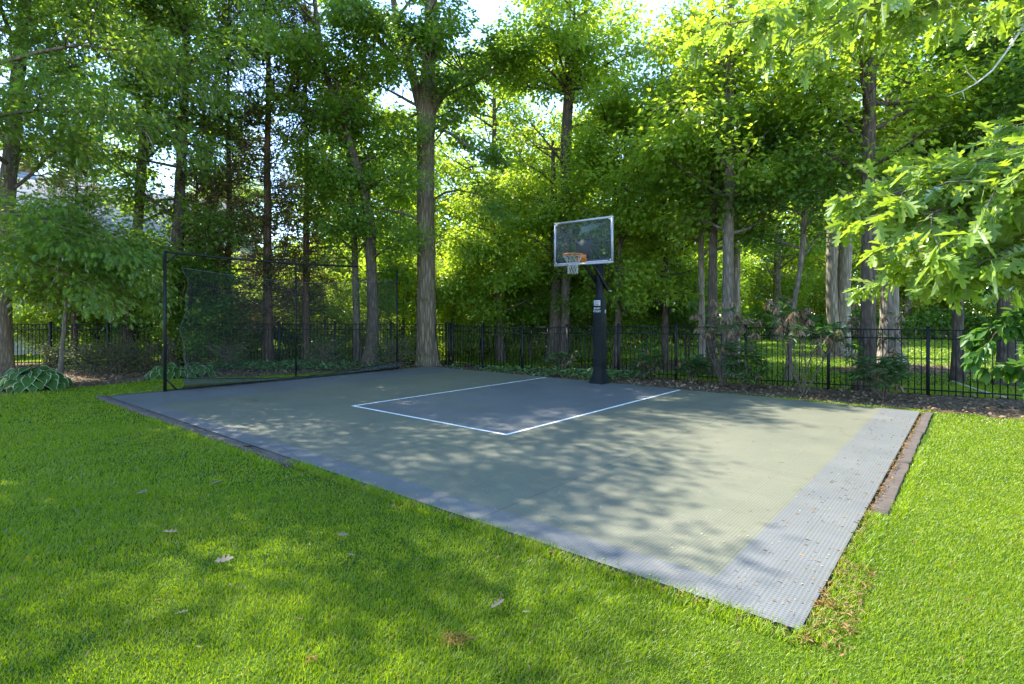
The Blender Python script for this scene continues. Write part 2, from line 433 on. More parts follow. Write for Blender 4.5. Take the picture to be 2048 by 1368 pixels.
# ------------------------------------------------------------------ leaves
def half_leaf(pts, fold=0.12, curl=0.10):
    """outline of right half (x>0) base..tip -> template of two n-gons folded at the midrib"""
    r = [(x, y, -curl*y*y + fold*x) for x, y in pts]
    base = (0, 0, 0); tip = (0, 1, -curl)
    V = [base] + r + [tip] + [(-x, y, z) for x, y, z in r]
    k = len(r)
    right = [0] + list(range(1, k+1)) + [k+1]
    left = [0, k+1] + list(range(2*k+1, k+1, -1))
    return np.array(V, float), [right, left]
T_MAPLE = half_leaf([(0.30, 0.06), (0.50, 0.30), (0.22, 0.42), (0.36, 0.66), (0.13, 0.72)], 0.15, 0.15)
T_OVAL = half_leaf([(0.22, 0.22), (0.27, 0.5), (0.16, 0.8)], 0.2, 0.18)
T_SIMPLE = half_leaf([(0.38, 0.38)], 0.2, 0.15)
T_OAK = half_leaf([(0.03, 0.10), (0.12, 0.18), (0.22, 0.22), (0.21, 0.29), (0.09, 0.34), (0.14, 0.40), (0.33, 0.48), (0.36, 0.55), (0.30, 0.57), (0.12, 0.56), (0.13, 0.62), (0.30, 0.75), (0.28, 0.82), (0.11, 0.78), (0.12, 0.90), (0.07, 0.98)], 0.18, 0.22)
T_LANCE = half_leaf([(0.10, 0.25), (0.13, 0.55), (0.08, 0.85)], 0.25, 0.25)
T_SPRAY = half_leaf([(0.05, 0.15), (0.16, 0.3), (0.06, 0.4), (0.14, 0.6), (0.05, 0.7)], 0.1, 0.1)

def leaves(name, tmpl, pos, d, nrm, size, mats, midx=None, parent=None, wscale=None):
    T, F = tmpl; N = len(pos)
    d = norm(d); x = norm(np.cross(d, nrm)); n = np.cross(x, d)
    s = np.asarray(size).reshape(-1, 1, 1)*np.ones((N, 1, 1))
    w = 1.0 if wscale is None else np.asarray(wscale).reshape(-1, 1, 1)
    V = pos[:, None] + s*(w*T[None, :, 0:1]*x[:, None] + T[None, :, 1:2]*d[:, None] + T[None, :, 2:3]*n[:, None])
    k = len(T); tl = np.concatenate([np.array(f) for f in F]); ts = np.array([len(f) for f in F])
    loops = (tl[None] + (np.arange(N)*k)[:, None]).ravel(); sizes = np.tile(ts, N)
    mi = None if midx is None else np.repeat(midx, len(F))
    return build(name, V.reshape(-1, 3), loops=loops, sizes=sizes, mats=mats, midx=mi, parent=parent)

def branch_path(p0, d, L, nseg, lift, wig, rng):
    pts = [np.array(p0, float)]; d = np.array(d, float)
    for i in range(nseg):
        d = d + np.array([0, 0, lift/nseg]) + rng.normal(0, wig, 3)
        d = d/np.linalg.norm(d); pts.append(pts[-1]+d*L/nseg)
    return np.array(pts)
def at(path, t):
    t = np.clip(t, 0, 1)*(len(path)-1); i = np.minimum(t.astype(int), len(path)-2); f = (t-i)[..., None]
    return path[i]*(1-f)+path[i+1]*f

def resample(pts, step):
    pts = np.asarray(pts, float)
    z = pts[:, 2]; n = max(3, int((z[-1]-z[0])/step)+1)
    zz = np.linspace(z[0], z[-1], n)
    out = np.stack([np.interp(zz, z, pts[:, k]) for k in range(pts.shape[1])], -1)
    k = np.array([0.25, 0.5, 0.25])
    for _ in range(2):
        pad = np.pad(out[:, [0, 1]], ((1, 1), (0, 0)), 'edge')
        sm = pad[:-2]*0.25+pad[1:-1]*0.5+pad[2:]*0.25
        out[1:-1, 0:2] = sm[1:-1]
    return out

def tree(name, label, base, stems, bark, leafmat, zlo, zhi, nlimb, reach, nleaf, lsize=0.15, tmpl=T_MAPLE, seed=0, flare=0.6,
         lift=0.25, group=None, sides=14, sub=7, shape='tall', spread=(0.28, 0.20), cat='tree', elev=(5, 45), extra_limbs=(), flat=0.45, prefer=None, bare=0.4):
    """base (x,y,z); stems: list of polylines of (x,y,z,r) relative to base. Limbs grow off stem 0..n, leaves hang on sub-branches."""
    nleaf = int(nleaf*1.5); lsize = lsize*0.8
    rng = np.random.default_rng(seed)
    e = empty(name, base, label, cat, group)
    tb = Tubes(); paths = []
    for si, st in enumerate(stems):
        pr = resample(st, 0.3)
        pts = pr[:, :3].copy(); rad = pr[:, 3].copy()
        th = np.arange(sides)/sides*2*np.pi
        zrel = pts[:, 2]-pts[0, 2]
        lob = 1+0.035*rng.standard_normal((len(pts), sides))
        if si == 0 and flare > 0:
            ph = rng.uniform(0, 6.28); m = rng.integers(4, 7)
            fl = np.exp(-zrel/0.28)[:, None]
            lob = lob + fl*flare*(0.75+0.5*np.cos(m*th+ph)[None])+0.25*flare*np.exp(-zrel/0.9)[:, None]
            pts[0, 2] -= 0.12
        tb.add(pts, rad, sides, lob); paths.append((pts, rad))
    subs = []      # leaf-bearing twigs: (path, weight)
    limbs = []
    for i in range(nlimb):
        pts, rad = paths[i % len(paths)]
        f = (i+rng.uniform(0, 1))/nlimb
        z = zlo+(zhi-zlo)*f
        z = np.clip(z, pts[0, 2]+0.2, pts[-1, 2]-0.1)
        p0 = np.array([np.interp(z, pts[:, 2], pts[:, k]) for k in range(3)]); r0 = np.interp(z, pts[:, 2], rad)
        az = i*2.399963+rng.uniform(-0.4, 0.4)
        if prefer is not None and rng.uniform() < prefer[1]: az = prefer[0]+rng.normal(0, 0.6)
        el = R(rng.uniform(*elev))
        if shape == 'tall': Lm = reach*(0.75+0.35*math.sin(math.pi*min(1, f*1.05)))*rng.uniform(0.7, 1.15)
        elif shape == 'cone': Lm = reach*(1.05-0.85*f)*rng.uniform(0.75, 1.15)
        else: Lm = reach*math.sqrt(max(0.08, 1-(2*f-0.9)**2))*rng.uniform(0.7, 1.1)
        d = np.array([math.cos(az)*math.cos(el), math.sin(az)*math.cos(el), math.sin(el)])
        path = branch_path(p0, d, Lm, 7, lift, 0.10, rng)
        limbs.append((path, min(r0*0.55, 0.02+Lm*0.014), Lm))
    for (pp, r, Lm) in extra_limbs:
        limbs.append((np.array(pp, float), r, Lm))
    for path, r, Lm in limbs:
        n = len(path); tb.add(path, np.linspace(r, 0.008, n), 6)
        ns = max(2, int(sub*min(1.3, Lm/max(reach, 0.1))))
        for j in range(ns):
            t = np.array([0.22+0.78*(j+rng.uniform(0, 1))/ns])
            q = at(path, t)[0]; dd = at(path, np.minimum(t+0.1, 1.0))[0]-at(path, t-0.08)[0]
            dd = dd/np.linalg.norm(dd); side = np.cross(dd, [0, 0, 1.0]); side = side/max(np.linalg.norm(side), 1e-3)
            sgn = 1 if j % 2 else -1
            d2 = dd*rng.uniform(0.3, 0.9)+side*sgn*rng.uniform(0.5, 1.0)+np.array([0, 0, rng.uniform(-0.5, 0.5)])
            Ls = Lm*rng.uniform(0.22, 0.42)
            sp = branch_path(q, d2/np.linalg.norm(d2), Ls, 4, -0.1, 0.14, rng)
            tb.add(sp, np.linspace(max(0.007, r*0.3), 0.004, 5), 4)
            subs.append(sp)
    tb.build('trunk', bark, e)
    if nleaf and subs:
        S = np.array(subs); L = np.linalg.norm(S[:, -1]-S[:, 0], axis=1); pw = L/L.sum()
        live = rng.uniform(size=len(S)) > bare
        pw = pw*live; pw /= pw.sum()
        idx = rng.choice(len(S), nleaf, p=pw)
        t = rng.uniform(0.05, 1.12, nleaf)
        tt = np.clip(t, 0, 1)*4; ii = np.minimum(tt.astype(int), 3); ff = (tt-ii)[:, None]
        pos = S[idx, ii]*(1-ff)+S[idx, ii+1]*ff
        sdir = norm(S[idx, -1]-S[idx, 0])
        # leaves sit in a spray around their twig: wider sideways than up
        lateral = rng.normal(0, 1, (nleaf, 3))*np.array([spread[0], spread[0], spread[1]])
        pos = pos+lateral
        out = norm(sdir+norm(lateral)*0.8+rng.normal(0, 0.35, (nleaf, 3)))
        out[:, 2] -= rng.uniform(0.1, 0.7, nleaf)
        nr = np.array([0, 0, 1.0])+rng.normal(0, flat, (nleaf, 3))
        leaves('crown', tmpl, pos, out, nr, lsize*rng.uniform(0.6, 1.25, nleaf), [leafmat], parent=e)
    return e

def px_stem(base, depth, pts, ztop=None, rtop=None):
    """trunk polyline from photo pixels (x, y, width) at one depth, relative to base"""
    out = []
    for (px, py, w) in pts:
        q = P(px, py, depth); out.append((q[0]-base[0], q[1]-base[1], q[2]-base[2], w/2/F_PX*depth))
    out.sort(key=lambda q: q[2])
    if out[0][2] > 0.02: out.insert(0, (out[0][0], out[0][1], 0.0, out[0][3]*1.05))
    if ztop and ztop > out[-1][2]:
        a = out[-1]; b = out[-2]
        k = (ztop-a[2]); sx = np.clip((a[0]-b[0])/max(0.3, a[2]-b[2]), -0.12, 0.12)
        out.append((a[0]+sx*k, a[1], ztop, rtop or a[3]*0.35))
    return out
def gbase(px, depth):
    x = (px-1024)/F_PX*depth
    return (x, depth, float(terrain(x, depth)))

# ------------------------------------------------------------------ the trees one can tell apart
# thick oak at the far corner
b = gbase(854, 18.4)
st = px_stem(b, 18.4, [(854, 740, 44), (853, 640, 38), (852, 500, 35), (851, 400, 34), (851, 300, 35), (853, 215, 38), (858, 120, 27), (862, 30, 25)], 16.5, 0.1)
st2 = px_stem(b, 18.4, [(846, 235, 20), (836, 190, 20), (822, 140, 18), (808, 90, 15), (792, 40, 13)], 15, 0.05)
st2 = [q for q in st2 if q[2] > 6]
st3 = px_stem(b, 18.4, [(862, 240, 12), (876, 200, 11), (905, 165, 10), (935, 140, 7)], None)
st3 = [q for q in st3 if q[2] > 6]
lim = [([P(866, 250, 18.4)-b, P(890, 262, 18.2)-b, P(915, 275, 18.0)-b, P(935, 292, 17.8)-b, P(955, 300, 17.5)-b, P(975, 312, 17.2)-b, P(995, 318, 17.0)-b, P(1010, 325, 17)-b], 0.07, 2.6),
       ([P(840, 440, 18.4)-b, P(800, 425, 18)-b, P(770, 420, 17.7)-b, P(740, 430, 17.5)-b, P(715, 440, 17.3)-b, P(700, 450, 17)-b, P(690, 455, 17)-b, P(680, 462, 17)-b], 0.04, 2.6),
       ([P(865, 400, 18.4)-b, P(890, 385, 18)-b, P(915, 380, 17.7)-b, P(940, 385, 17.5)-b, P(960, 390, 17.3)-b, P(975, 400, 17)-b, P(985, 405, 17)-b, P(990, 410, 17)-b], 0.04, 2.4)]
tree('oak_tree', 'thick grey oak trunk forking high up, standing at the far corner of the court', b, [st, st2, st3], M['bark_oak'], M['leaf_oak'], 7.2, 15.5, 26, 3.2, 17000, 0.16, seed=11, flare=0.55, sides=22, extra_limbs=lim, spread=(0.24, 0.12))

# dark leaning maple between the net and the oak
b = gbase(742, 17.6)
st = px_stem(b, 17.6, [(740, 735, 30), (745, 690, 25), (747, 620, 22), (742, 540, 21), (741, 450, 20), (728, 380, 17), (705, 300, 15), (680, 230, 13), (655, 160, 11), (640, 90, 9)], 16.5, 0.04)
st2 = px_stem(b, 17.6, [(733, 395, 9), (712, 330, 9), (692, 260, 9), (690, 220, 8), (676, 180, 7), (668, 150, 6)], None); st2 = [q for q in st2 if q[2] > 3]
tree('maple_tree', 'dark leaning maple trunk between the net frame and the thick oak', b, [st, st2], M['bark_dark'], M['leaf_maple'], 3.2, 16, 34, 2.4, 18000, 0.15, seed=12)
# slim trunk behind it
b = gbase(716, 18.6)
st = px_stem(b, 18.6, [(716, 730, 15), (712, 600, 13), (708, 450, 12), (700, 350, 10)], 9, 0.03)
tree('maple_tree', 'slim brown trunk just behind the dark leaning maple', b, [st], M['bark_mid'], M['leaf_maple'], 2.6, 8.5, 20, 2.0, 9000, 0.15, seed=13)

# left edge oak
b = gbase(3, 14.6)
st = px_stem(b, 14.6, [(2, 740, 34), (4, 640, 30), (6, 520, 28), (14, 400, 27), (24, 280, 25), (33, 180, 23), (42, 90, 21), (50, 0, 20)], 12.5, 0.08)
tree('oak_tree', 'leaning oak trunk at the left edge of the photo behind the hostas', b, [st], M['bark_mid'], M['leaf_oak'], 4.8, 12, 20, 3.4, 13000, 0.17, seed=14, sides=16, tmpl=T_OAK)

# oak out of frame on the left: low boughs reach into the picture, unseen high ones added to shade lawn and court
b = (-13.2, 11.2, 0.0)
st = [(0, 0, 0, 0.26), (0.1, 0, 4, 0.21), (0.2, 0.1, 9, 0.14), (0.3, 0.1, 14, 0.04)]
def bough(b, p): return [np.array(q)-np.array(b) for q in p]
lim = [(bough(b, [(-13.0, 11.2, 8.2+k*0.7), (-12.0, 11.3+dy*0.15, 9.2+k*0.7), (-11.0, 11.3+dy*0.3, 9.9+k*0.7), (-10.1, 11.4+dy*0.5, 10.4+k*0.7), (-9.2, 11.4+dy*0.65, 10.6+k*0.7), (-8.3, 11.4+dy*0.8, 10.7+k*0.7), (-7.4, 11.4+dy*0.9, 10.6+k*0.7), (-6.5, 11.4+dy, 10.4+k*0.7)]), 0.07, 5.8) for k, dy in ((0, 0.9), (1, -0.7), (2, 1.6), (3, 0.2), (0, -1.9), (1, -2.9), (0.5, 2.4))] + [(bough(b, [(-13.1, 11.2, 3.2), (-12.2, 11.2, 3.6), (-11.4, 11.3, 3.8), (-10.6, 11.4, 3.8), (-10, 11.5, 3.7), (-9.4, 11.6, 3.5), (-8.8, 11.7, 3.3), (-8.2, 11.8, 3.1)]), 0.06, 4.6),
       (bough(b, [(-13.1, 11.2, 2.6), (-12.4, 11.3, 2.9), (-11.7, 11.5, 3.0), (-11.1, 11.7, 3.0), (-10.6, 11.8, 2.9), (-10.1, 11.9, 2.7), (-9.6, 12.0, 2.5), (-9.2, 12.1, 2.3)]), 0.05, 4.0),
       (bough(b, [(-13.1, 11.2, 4.6), (-12.2, 11.2, 5.2), (-11.2, 11.2, 5.6), (-10.3, 11.2, 5.8), (-9.5, 11.2, 5.9), (-8.8, 11.2, 5.8), (-8.1, 11.2, 5.6), (-7.4, 11.2, 5.4)]), 0.06, 5.0),
       (bough(b, [(-13.1, 11.2, 5.6), (-12.2, 11.5, 6.4), (-11.2, 11.7, 7.0), (-10.3, 11.9, 7.4), (-9.5, 12.0, 7.6), (-8.8, 12.2, 7.6), (-8.0, 12.3, 7.4), (-7.2, 12.5, 7.2)]), 0.06, 5.0)]
tree('oak_tree', 'large leafy oak rooted beyond the left edge, its boughs hanging over the hosta bed', b, [st], M['bark_mid'], M['leaf_oak'], 4.6, 13.2, 22, 4.2, 40000, 0.17, seed=15, extra_limbs=lim, tmpl=T_OAK, spread=(0.30, 0.16), sub=9, bare=0.2)

# tall dark double-stemmed tree upper left
b = gbase(252, 18.2)
st = px_stem(b, 18.2, [(252, 735, 24), (262, 600, 20), (276, 450, 18), (286, 300, 17), (295, 200, 15), (302, 100, 13), (306, 20, 11)], 19.5, 0.05)
st2 = px_stem(b, 18.2, [(284, 260, 8), (276, 180, 8), (272, 100, 7), (268, 60, 6)], None); st2 = [q for q in st2 if q[2] > 4]
tree('maple_tree', 'tall dark tree forking above the left half of the fence', b, [st, st2], M['bark_dark'], M['leaf_oak'], 4.5, 19, 42, 3.2, 19000, 0.15, seed=16)
b = gbase(345, 18.0)
st = px_stem(b, 18.0, [(345, 735, 34), (347, 650, 29), (352, 560, 26), (358, 420, 20)], 19, 0.05)
tree('maple_tree', 'broad dark trunk behind the left post of the net frame, green boughs around it', b, [st], M['bark_dark'], M['leaf_oak'], 2.2, 18.5, 46, 2.8, 20000, 0.15, seed=17, elev=(-10, 35))

b = gbase(120, 13.6)
st = px_stem(b, 13.6, [(120, 752, 9), (128, 660, 8), (138, 560, 7), (150, 460, 6)], 4.3, 0.012)
tree('oak_sapling', 'leafy young oak between the large hosta and the net frame', b, [st], M['bark_mid'], M['leaf_oak'], 2.0, 4.1, 24, 2.0, 8500, 0.16, seed=19, sides=8, flare=0.1, tmpl=T_OAK, elev=(-10, 30), shape='round')
# cedars with bare brown twigs
def cedar(px, depth, w, h, label, seed, reach=1.5, nleaf=7000, live=0.5, zlo=1.8):
    b = gbase(px, depth); r = w/2/F_PX*depth
    rng = np.random.default_rng(seed)
    e = empty('cedar_tree', b, label, 'tree', 'cedars behind the net')
    tb = Tubes(); n = 16
    zz = np.linspace(-0.1, h, n); wig = np.cumsum(rng.normal(0, 0.012, (n, 2)), 0)
    pts = np.stack([wig[:, 0], wig[:, 1], zz], -1)
    tb.add(pts, np.linspace(r, 0.02, n)*(1+0.35*np.exp(-(zz+0.1)/0.25)), 10)
    tips = []; nb = int(h*19)
    for i in range(nb):
        z = zlo+(h-zlo)*(i+rng.uniform())/nb
        az = rng.uniform(0, 6.283); L = reach*(1.1-0.8*(z/h))*rng.uniform(0.45, 1.1)
        p0 = np.array([np.interp(z, zz, pts[:, 0]), np.interp(z, zz, pts[:, 1]), z])
        el = R(rng.uniform(-5, 40)); d = np.array([math.cos(az)*math.cos(el), math.sin(az)*math.cos(el), math.sin(el)])
        pa = branch_path(p0, d, L, 5, -0.2, 0.1, rng); tb.add(pa, np.linspace(0.022, 0.006, 6), 4)
        for j in range(4):
            q = at(pa, np.array([rng.uniform(0.3, 1)]))[0]
            d2 = norm(d+rng.normal(0, 0.6, 3)); sp = branch_path(q, d2, L*0.35, 4, -0.1, 0.15, rng)
            tb.add(sp, np.linspace(0.010, 0.004, 5), 3); tips.append(sp)
    tb.build('trunk', M['bark_cedar'], e)
    S = np.array(tips); idx = rng.integers(0, len(S), nleaf); t = rng.uniform(0, 1.1, nleaf)
    pos = S[idx, 0]*(1-t)[:, None]+S[idx, -1]*t[:, None]+rng.normal(0, 0.10, (nleaf, 3))
    d = norm(S[idx, -1]-S[idx, 0])+rng.normal(0, 0.5, (nleaf, 3))
    grn = (rng.uniform(size=nleaf) < live).astype(int)
    leaves('crown', T_SPRAY, pos, d, np.array([0, 0, 1.0])+rng.normal(0, 0.5, (nleaf, 3)), rng.uniform(0.10, 0.22, nleaf), [M['needle_brown'], M['needle_green']], midx=grn, parent=e)
cedar(536, 18.8, 20, 17, 'tallest dark cedar behind the net, trunk seen through the middle of the mesh', 21, 2.1, 24000, 0.4, 1.2)
cedar(457, 19.3, 17, 13.0, 'cedar with broken bare twigs left of the tallest cedar', 22, 1.6, 13000, 0.3, 1.4)
cedar(424, 20.2, 9, 6.6, 'thin bare cedar pole showing against the pale roof', 23, 0.9, 2200, 0.2)
cedar(612, 19.2, 17, 12.5, 'brown cedar trunk just right of the middle net post', 24, 1.8, 14000, 0.4, 1.4)
cedar(150, 18.6, 14, 8.2, 'dark cedar in front of the pale roof near the left fence', 25, 1.7, 9000, 0.5)
cedar(395, 19.5, 12, 7.8, 'slender brown cedar right of the broad dark trunk', 26, 1.5, 7000, 0.35)

# trees behind the hoop and on the right
b = gbase(1132, 19.2)
st = px_stem(b, 19.2, [(1128, 740, 18), (1131, 640, 18), (1133, 500, 20), (1131, 380, 22), (1132, 280, 22), (1136, 200, 20), (1148, 130, 18), (1162, 60, 14), (1176, 0, 11)], 15, 0.05)
st2 = px_stem(b, 19.2, [(1134, 200, 12), (1134, 130, 11), (1136, 60, 9), (1140, 0, 8)], 14, 0.03); st2 = [q for q in st2 if q[2] > 8]
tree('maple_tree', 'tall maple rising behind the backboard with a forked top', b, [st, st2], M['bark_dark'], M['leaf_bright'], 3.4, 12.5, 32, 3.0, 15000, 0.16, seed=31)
b = gbase(1453, 14.5)
st = px_stem(b, 14.5, [(1451, 758, 26), (1453, 690, 22), (1456, 560, 21), (1457, 420, 20), (1459, 280, 19), (1459, 150, 18), (1460, 0, 16)], 14, 0.05)
tree('tulip_tree', 'straight grey tree rising right behind the fence, right of the hoop', b, [st], M['bark_mid'], M['leaf_bright'], 3.6, 9.8, 24, 2.3, 9500, 0.16, seed=32, flare=0.4)
b = gbase(1424, 15.4)
st = px_stem(b, 15.4, [(1422, 755, 22), (1424, 640, 19), (1426, 500, 16), (1428, 380, 15), (1427, 260, 13)], 11, 0.04)
tree('tulip_tree', 'dim trunk touching the left side of the straight grey tree', b, [st], M['bark_dark'], M['leaf_maple'], 3.4, 8.5, 17, 2.0, 6000, 0.15, seed=33, flare=0.35)
b = gbase(1734, 12.3)
st = px_stem(b, 12.3, [(1730, 785, 38), (1733, 740, 30), (1736, 650, 26), (1738, 520, 26), (1738, 380, 25), (1738, 240, 24), (1740, 100, 22)], 13, 0.06)
tree('oak_tree', 'dark oak trunk standing in the fence line in front of the pale trunks', b, [st], M['bark_dark'], M['leaf_bright'], 4.4, 9.2, 20, 2.4, 7500, 0.16, seed=34, sides=16, flare=0.4)
b = gbase(1780, 16.8)
st = px_stem(b, 16.8, [(1782, 742, 40), (1778, 690, 33), (1779, 600, 30), (1780, 500, 29), (1781, 380, 27), (1783, 200, 24)], 15, 0.06)
tree('poplar_tree', 'pale barked trunk flaring onto a mulch mound behind the fence', b, [st], M['bark_pale'], M['leaf_maple'], 5.2, 11, 20, 2.8, 5500, 0.17, seed=35, flare=1.1, sides=20)
b = gbase(1690, 22.6)
st = px_stem(b, 22.6, [(1682, 712, 34), (1683, 660, 30), (1686, 580, 26), (1689, 520, 25), (1691, 440, 24), (1693, 300, 20)], 15, 0.06)
st2 = px_stem(b, 22.6, [(1674, 700, 20), (1664, 620, 22), (1663, 540, 20), (1664, 440, 18), (1660, 300, 15)], 14, 0.05)
tree('poplar_tree', 'twin stemmed pale trunk with sunlit bark on the lawn beyond the fence', b, [st, st2], M['bark_pale'], M['leaf_bright'], 6, 12, 20, 3.0, 5500, 0.17, seed=36, flare=0.5)
b = gbase(1404, 17.2)
st = px_stem(b, 17.2, [(1404, 722, 13), (1403, 640, 12), (1402, 520, 11), (1404, 400, 10)], 10, 0.03)
tree('poplar_tree', 'slim sunlit stem left of the paired dim trunks', b, [st], M['bark_pale'], M['leaf_bright'], 3.2, 9.5, 18, 2.4, 6000, 0.16, seed=37, flare=0.9)
b = gbase(1473, 17.6)
st = px_stem(b, 17.6, [(1472, 735, 15), (1472, 620, 15), (1474, 480, 13), (1476, 330, 11)], 11, 0.03)
tree('poplar_tree', 'pale stem half hidden behind the straight grey tree', b, [st], M['bark_pale'], M['leaf_maple'], 4, 10.5, 18, 2.6, 6000, 0.16, seed=38)
b = gbase(1575, 14.2)
st = px_stem(b, 14.2, [(1576, 765, 13), (1579, 690, 10), (1586, 620, 9), (1597, 560, 9), (1606, 500, 11), (1609, 420, 10)], 7, 0.03)
tree('maple_sapling', 'slender sapling leaning right beside the dry rhododendron', b, [st], M['bark_mid'], M['leaf_deep'], 3.0, 6.8, 14, 1.8, 5000, 0.14, seed=39, sides=8, flare=0.2)
b = gbase(1918, 14.0)
st = px_stem(b, 14.0, [(1916, 765, 22), (1915, 650, 18), (1916, 520, 17), (1915, 380, 15)], 10, 0.04)
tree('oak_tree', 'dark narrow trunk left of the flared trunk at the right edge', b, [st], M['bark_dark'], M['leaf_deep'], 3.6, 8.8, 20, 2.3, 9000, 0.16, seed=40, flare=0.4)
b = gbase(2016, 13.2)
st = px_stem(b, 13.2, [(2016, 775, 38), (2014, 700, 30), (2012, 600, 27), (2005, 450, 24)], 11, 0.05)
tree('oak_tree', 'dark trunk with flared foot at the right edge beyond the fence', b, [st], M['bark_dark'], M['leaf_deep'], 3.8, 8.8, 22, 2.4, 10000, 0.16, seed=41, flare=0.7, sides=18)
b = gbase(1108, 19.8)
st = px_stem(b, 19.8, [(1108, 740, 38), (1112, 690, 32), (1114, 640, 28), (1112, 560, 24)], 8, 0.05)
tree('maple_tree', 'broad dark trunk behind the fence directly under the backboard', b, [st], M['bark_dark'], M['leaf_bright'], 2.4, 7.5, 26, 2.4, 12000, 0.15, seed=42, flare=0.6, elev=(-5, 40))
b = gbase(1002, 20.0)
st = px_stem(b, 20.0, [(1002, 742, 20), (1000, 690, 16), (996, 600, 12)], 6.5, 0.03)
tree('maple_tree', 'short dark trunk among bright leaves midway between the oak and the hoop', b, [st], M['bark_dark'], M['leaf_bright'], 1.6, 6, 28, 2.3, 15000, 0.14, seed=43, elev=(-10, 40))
b = gbase(1230, 18.2)
st = px_stem(b, 18.2, [(1232, 750, 14), (1236, 650, 13), (1240, 520, 12), (1246, 400, 10)], 9, 0.03)
tree('maple_tree', 'thin dark maple just right of the padded hoop pole', b, [st], M['bark_dark'], M['leaf_bright'], 1.5, 8.5, 30, 2.0, 12500, 0.14, seed=44, elev=(-10, 40))
b = gbase(1330, 18.4)
st = px_stem(b, 18.4, [(1330, 748, 14), (1331, 650, 13), (1330, 520, 12), (1326, 300, 10)], 10, 0.03)
tree('maple_tree', 'leafy maple midway between the hoop and the straight grey tree', b, [st], M['bark_dark'], M['leaf_bright'], 1.6, 9.5, 32, 2.2, 13500, 0.14, seed=45, elev=(-10, 40))

# ------------------------------------------------------------------ understory shrubs behind the fence
def shrub(name, label, x, y, h, reach, nleaf, leafmat, seed, bark='bark_dark', group=None, lsize=0.12, tmpl=T_SIMPLE, nst=4, zlo=0.35):
    rng = np.random.default_rng(seed); st = []
    for k in range(nst):
        az = rng.uniform(0, 6.28); d = reach*0.35*rng.uniform(0.3, 1)
        st.append([(0.04*math.cos(az), 0.04*math.sin(az), 0, 0.025), (d*math.cos(az)*0.5, d*math.sin(az)*0.5, h*0.5, 0.018), (d*math.cos(az), d*math.sin(az), h*0.95, 0.008)])
    return tree(name, label, (x, y, float(terrain(x, y))), st, M[bark], M[leafmat], zlo, h*0.95, 8*nst, reach, nleaf, lsize, seed=seed, flare=0, sides=6, sub=5, shape='round', tmpl=tmpl, cat='shrub', elev=(-10, 45), group=group, spread=(0.2, 0.15), flat=0.6)
SH = [
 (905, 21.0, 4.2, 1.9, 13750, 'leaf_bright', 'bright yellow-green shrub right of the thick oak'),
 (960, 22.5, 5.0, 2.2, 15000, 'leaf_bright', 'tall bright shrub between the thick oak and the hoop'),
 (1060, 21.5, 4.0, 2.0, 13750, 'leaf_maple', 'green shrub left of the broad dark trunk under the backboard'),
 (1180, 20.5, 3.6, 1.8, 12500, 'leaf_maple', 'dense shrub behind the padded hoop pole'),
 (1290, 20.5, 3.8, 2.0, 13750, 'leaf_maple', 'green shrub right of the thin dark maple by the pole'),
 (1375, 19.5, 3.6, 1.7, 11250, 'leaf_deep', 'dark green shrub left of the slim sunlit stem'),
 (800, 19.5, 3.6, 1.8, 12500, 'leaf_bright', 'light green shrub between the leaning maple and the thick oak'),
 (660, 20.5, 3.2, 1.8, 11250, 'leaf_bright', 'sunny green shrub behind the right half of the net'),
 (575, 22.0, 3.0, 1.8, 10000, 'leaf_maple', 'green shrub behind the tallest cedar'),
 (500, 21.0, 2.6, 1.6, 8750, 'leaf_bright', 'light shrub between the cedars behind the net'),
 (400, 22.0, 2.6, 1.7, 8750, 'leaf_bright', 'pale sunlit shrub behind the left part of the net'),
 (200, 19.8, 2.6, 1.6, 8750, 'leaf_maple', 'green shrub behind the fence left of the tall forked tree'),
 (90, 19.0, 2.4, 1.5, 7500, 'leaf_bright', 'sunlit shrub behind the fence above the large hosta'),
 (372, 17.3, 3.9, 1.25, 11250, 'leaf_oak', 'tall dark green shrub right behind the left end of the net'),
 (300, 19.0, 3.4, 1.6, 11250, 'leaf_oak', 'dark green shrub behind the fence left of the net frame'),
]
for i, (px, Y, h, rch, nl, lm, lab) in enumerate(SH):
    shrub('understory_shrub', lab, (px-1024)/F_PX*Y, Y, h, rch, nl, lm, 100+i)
# twiggy brown azaleas in front of the left fence
for i, (px, py, h, lab) in enumerate([(185, 745, 0.9, 'twiggy brown shrub beside the large hosta'), (235, 745, 1.0, 'brownish twiggy shrub in front of the tall forked tree'), (285, 742, 0.8, 'low twiggy shrub just left of the net post'), (120, 740, 0.9, 'thin twiggy shrub behind the large hosta'), (455, 738, 0.9, 'low dark shrub seen through the left part of the net'), (650, 736, 0.9, 'dark shrub against the fence seen through the right part of the net'), (790, 736, 1.1, 'dark rounded shrub left of the thick oak foot')]):
    p = G(px, py)
    shrub('twiggy_shrub', lab, p[0], p[1], h*0.75, 0.7, 800, 'needle_green' if i < 4 else 'leaf_deep', 140+i, bark='twig', lsize=0.06, nst=7, zlo=0.1)

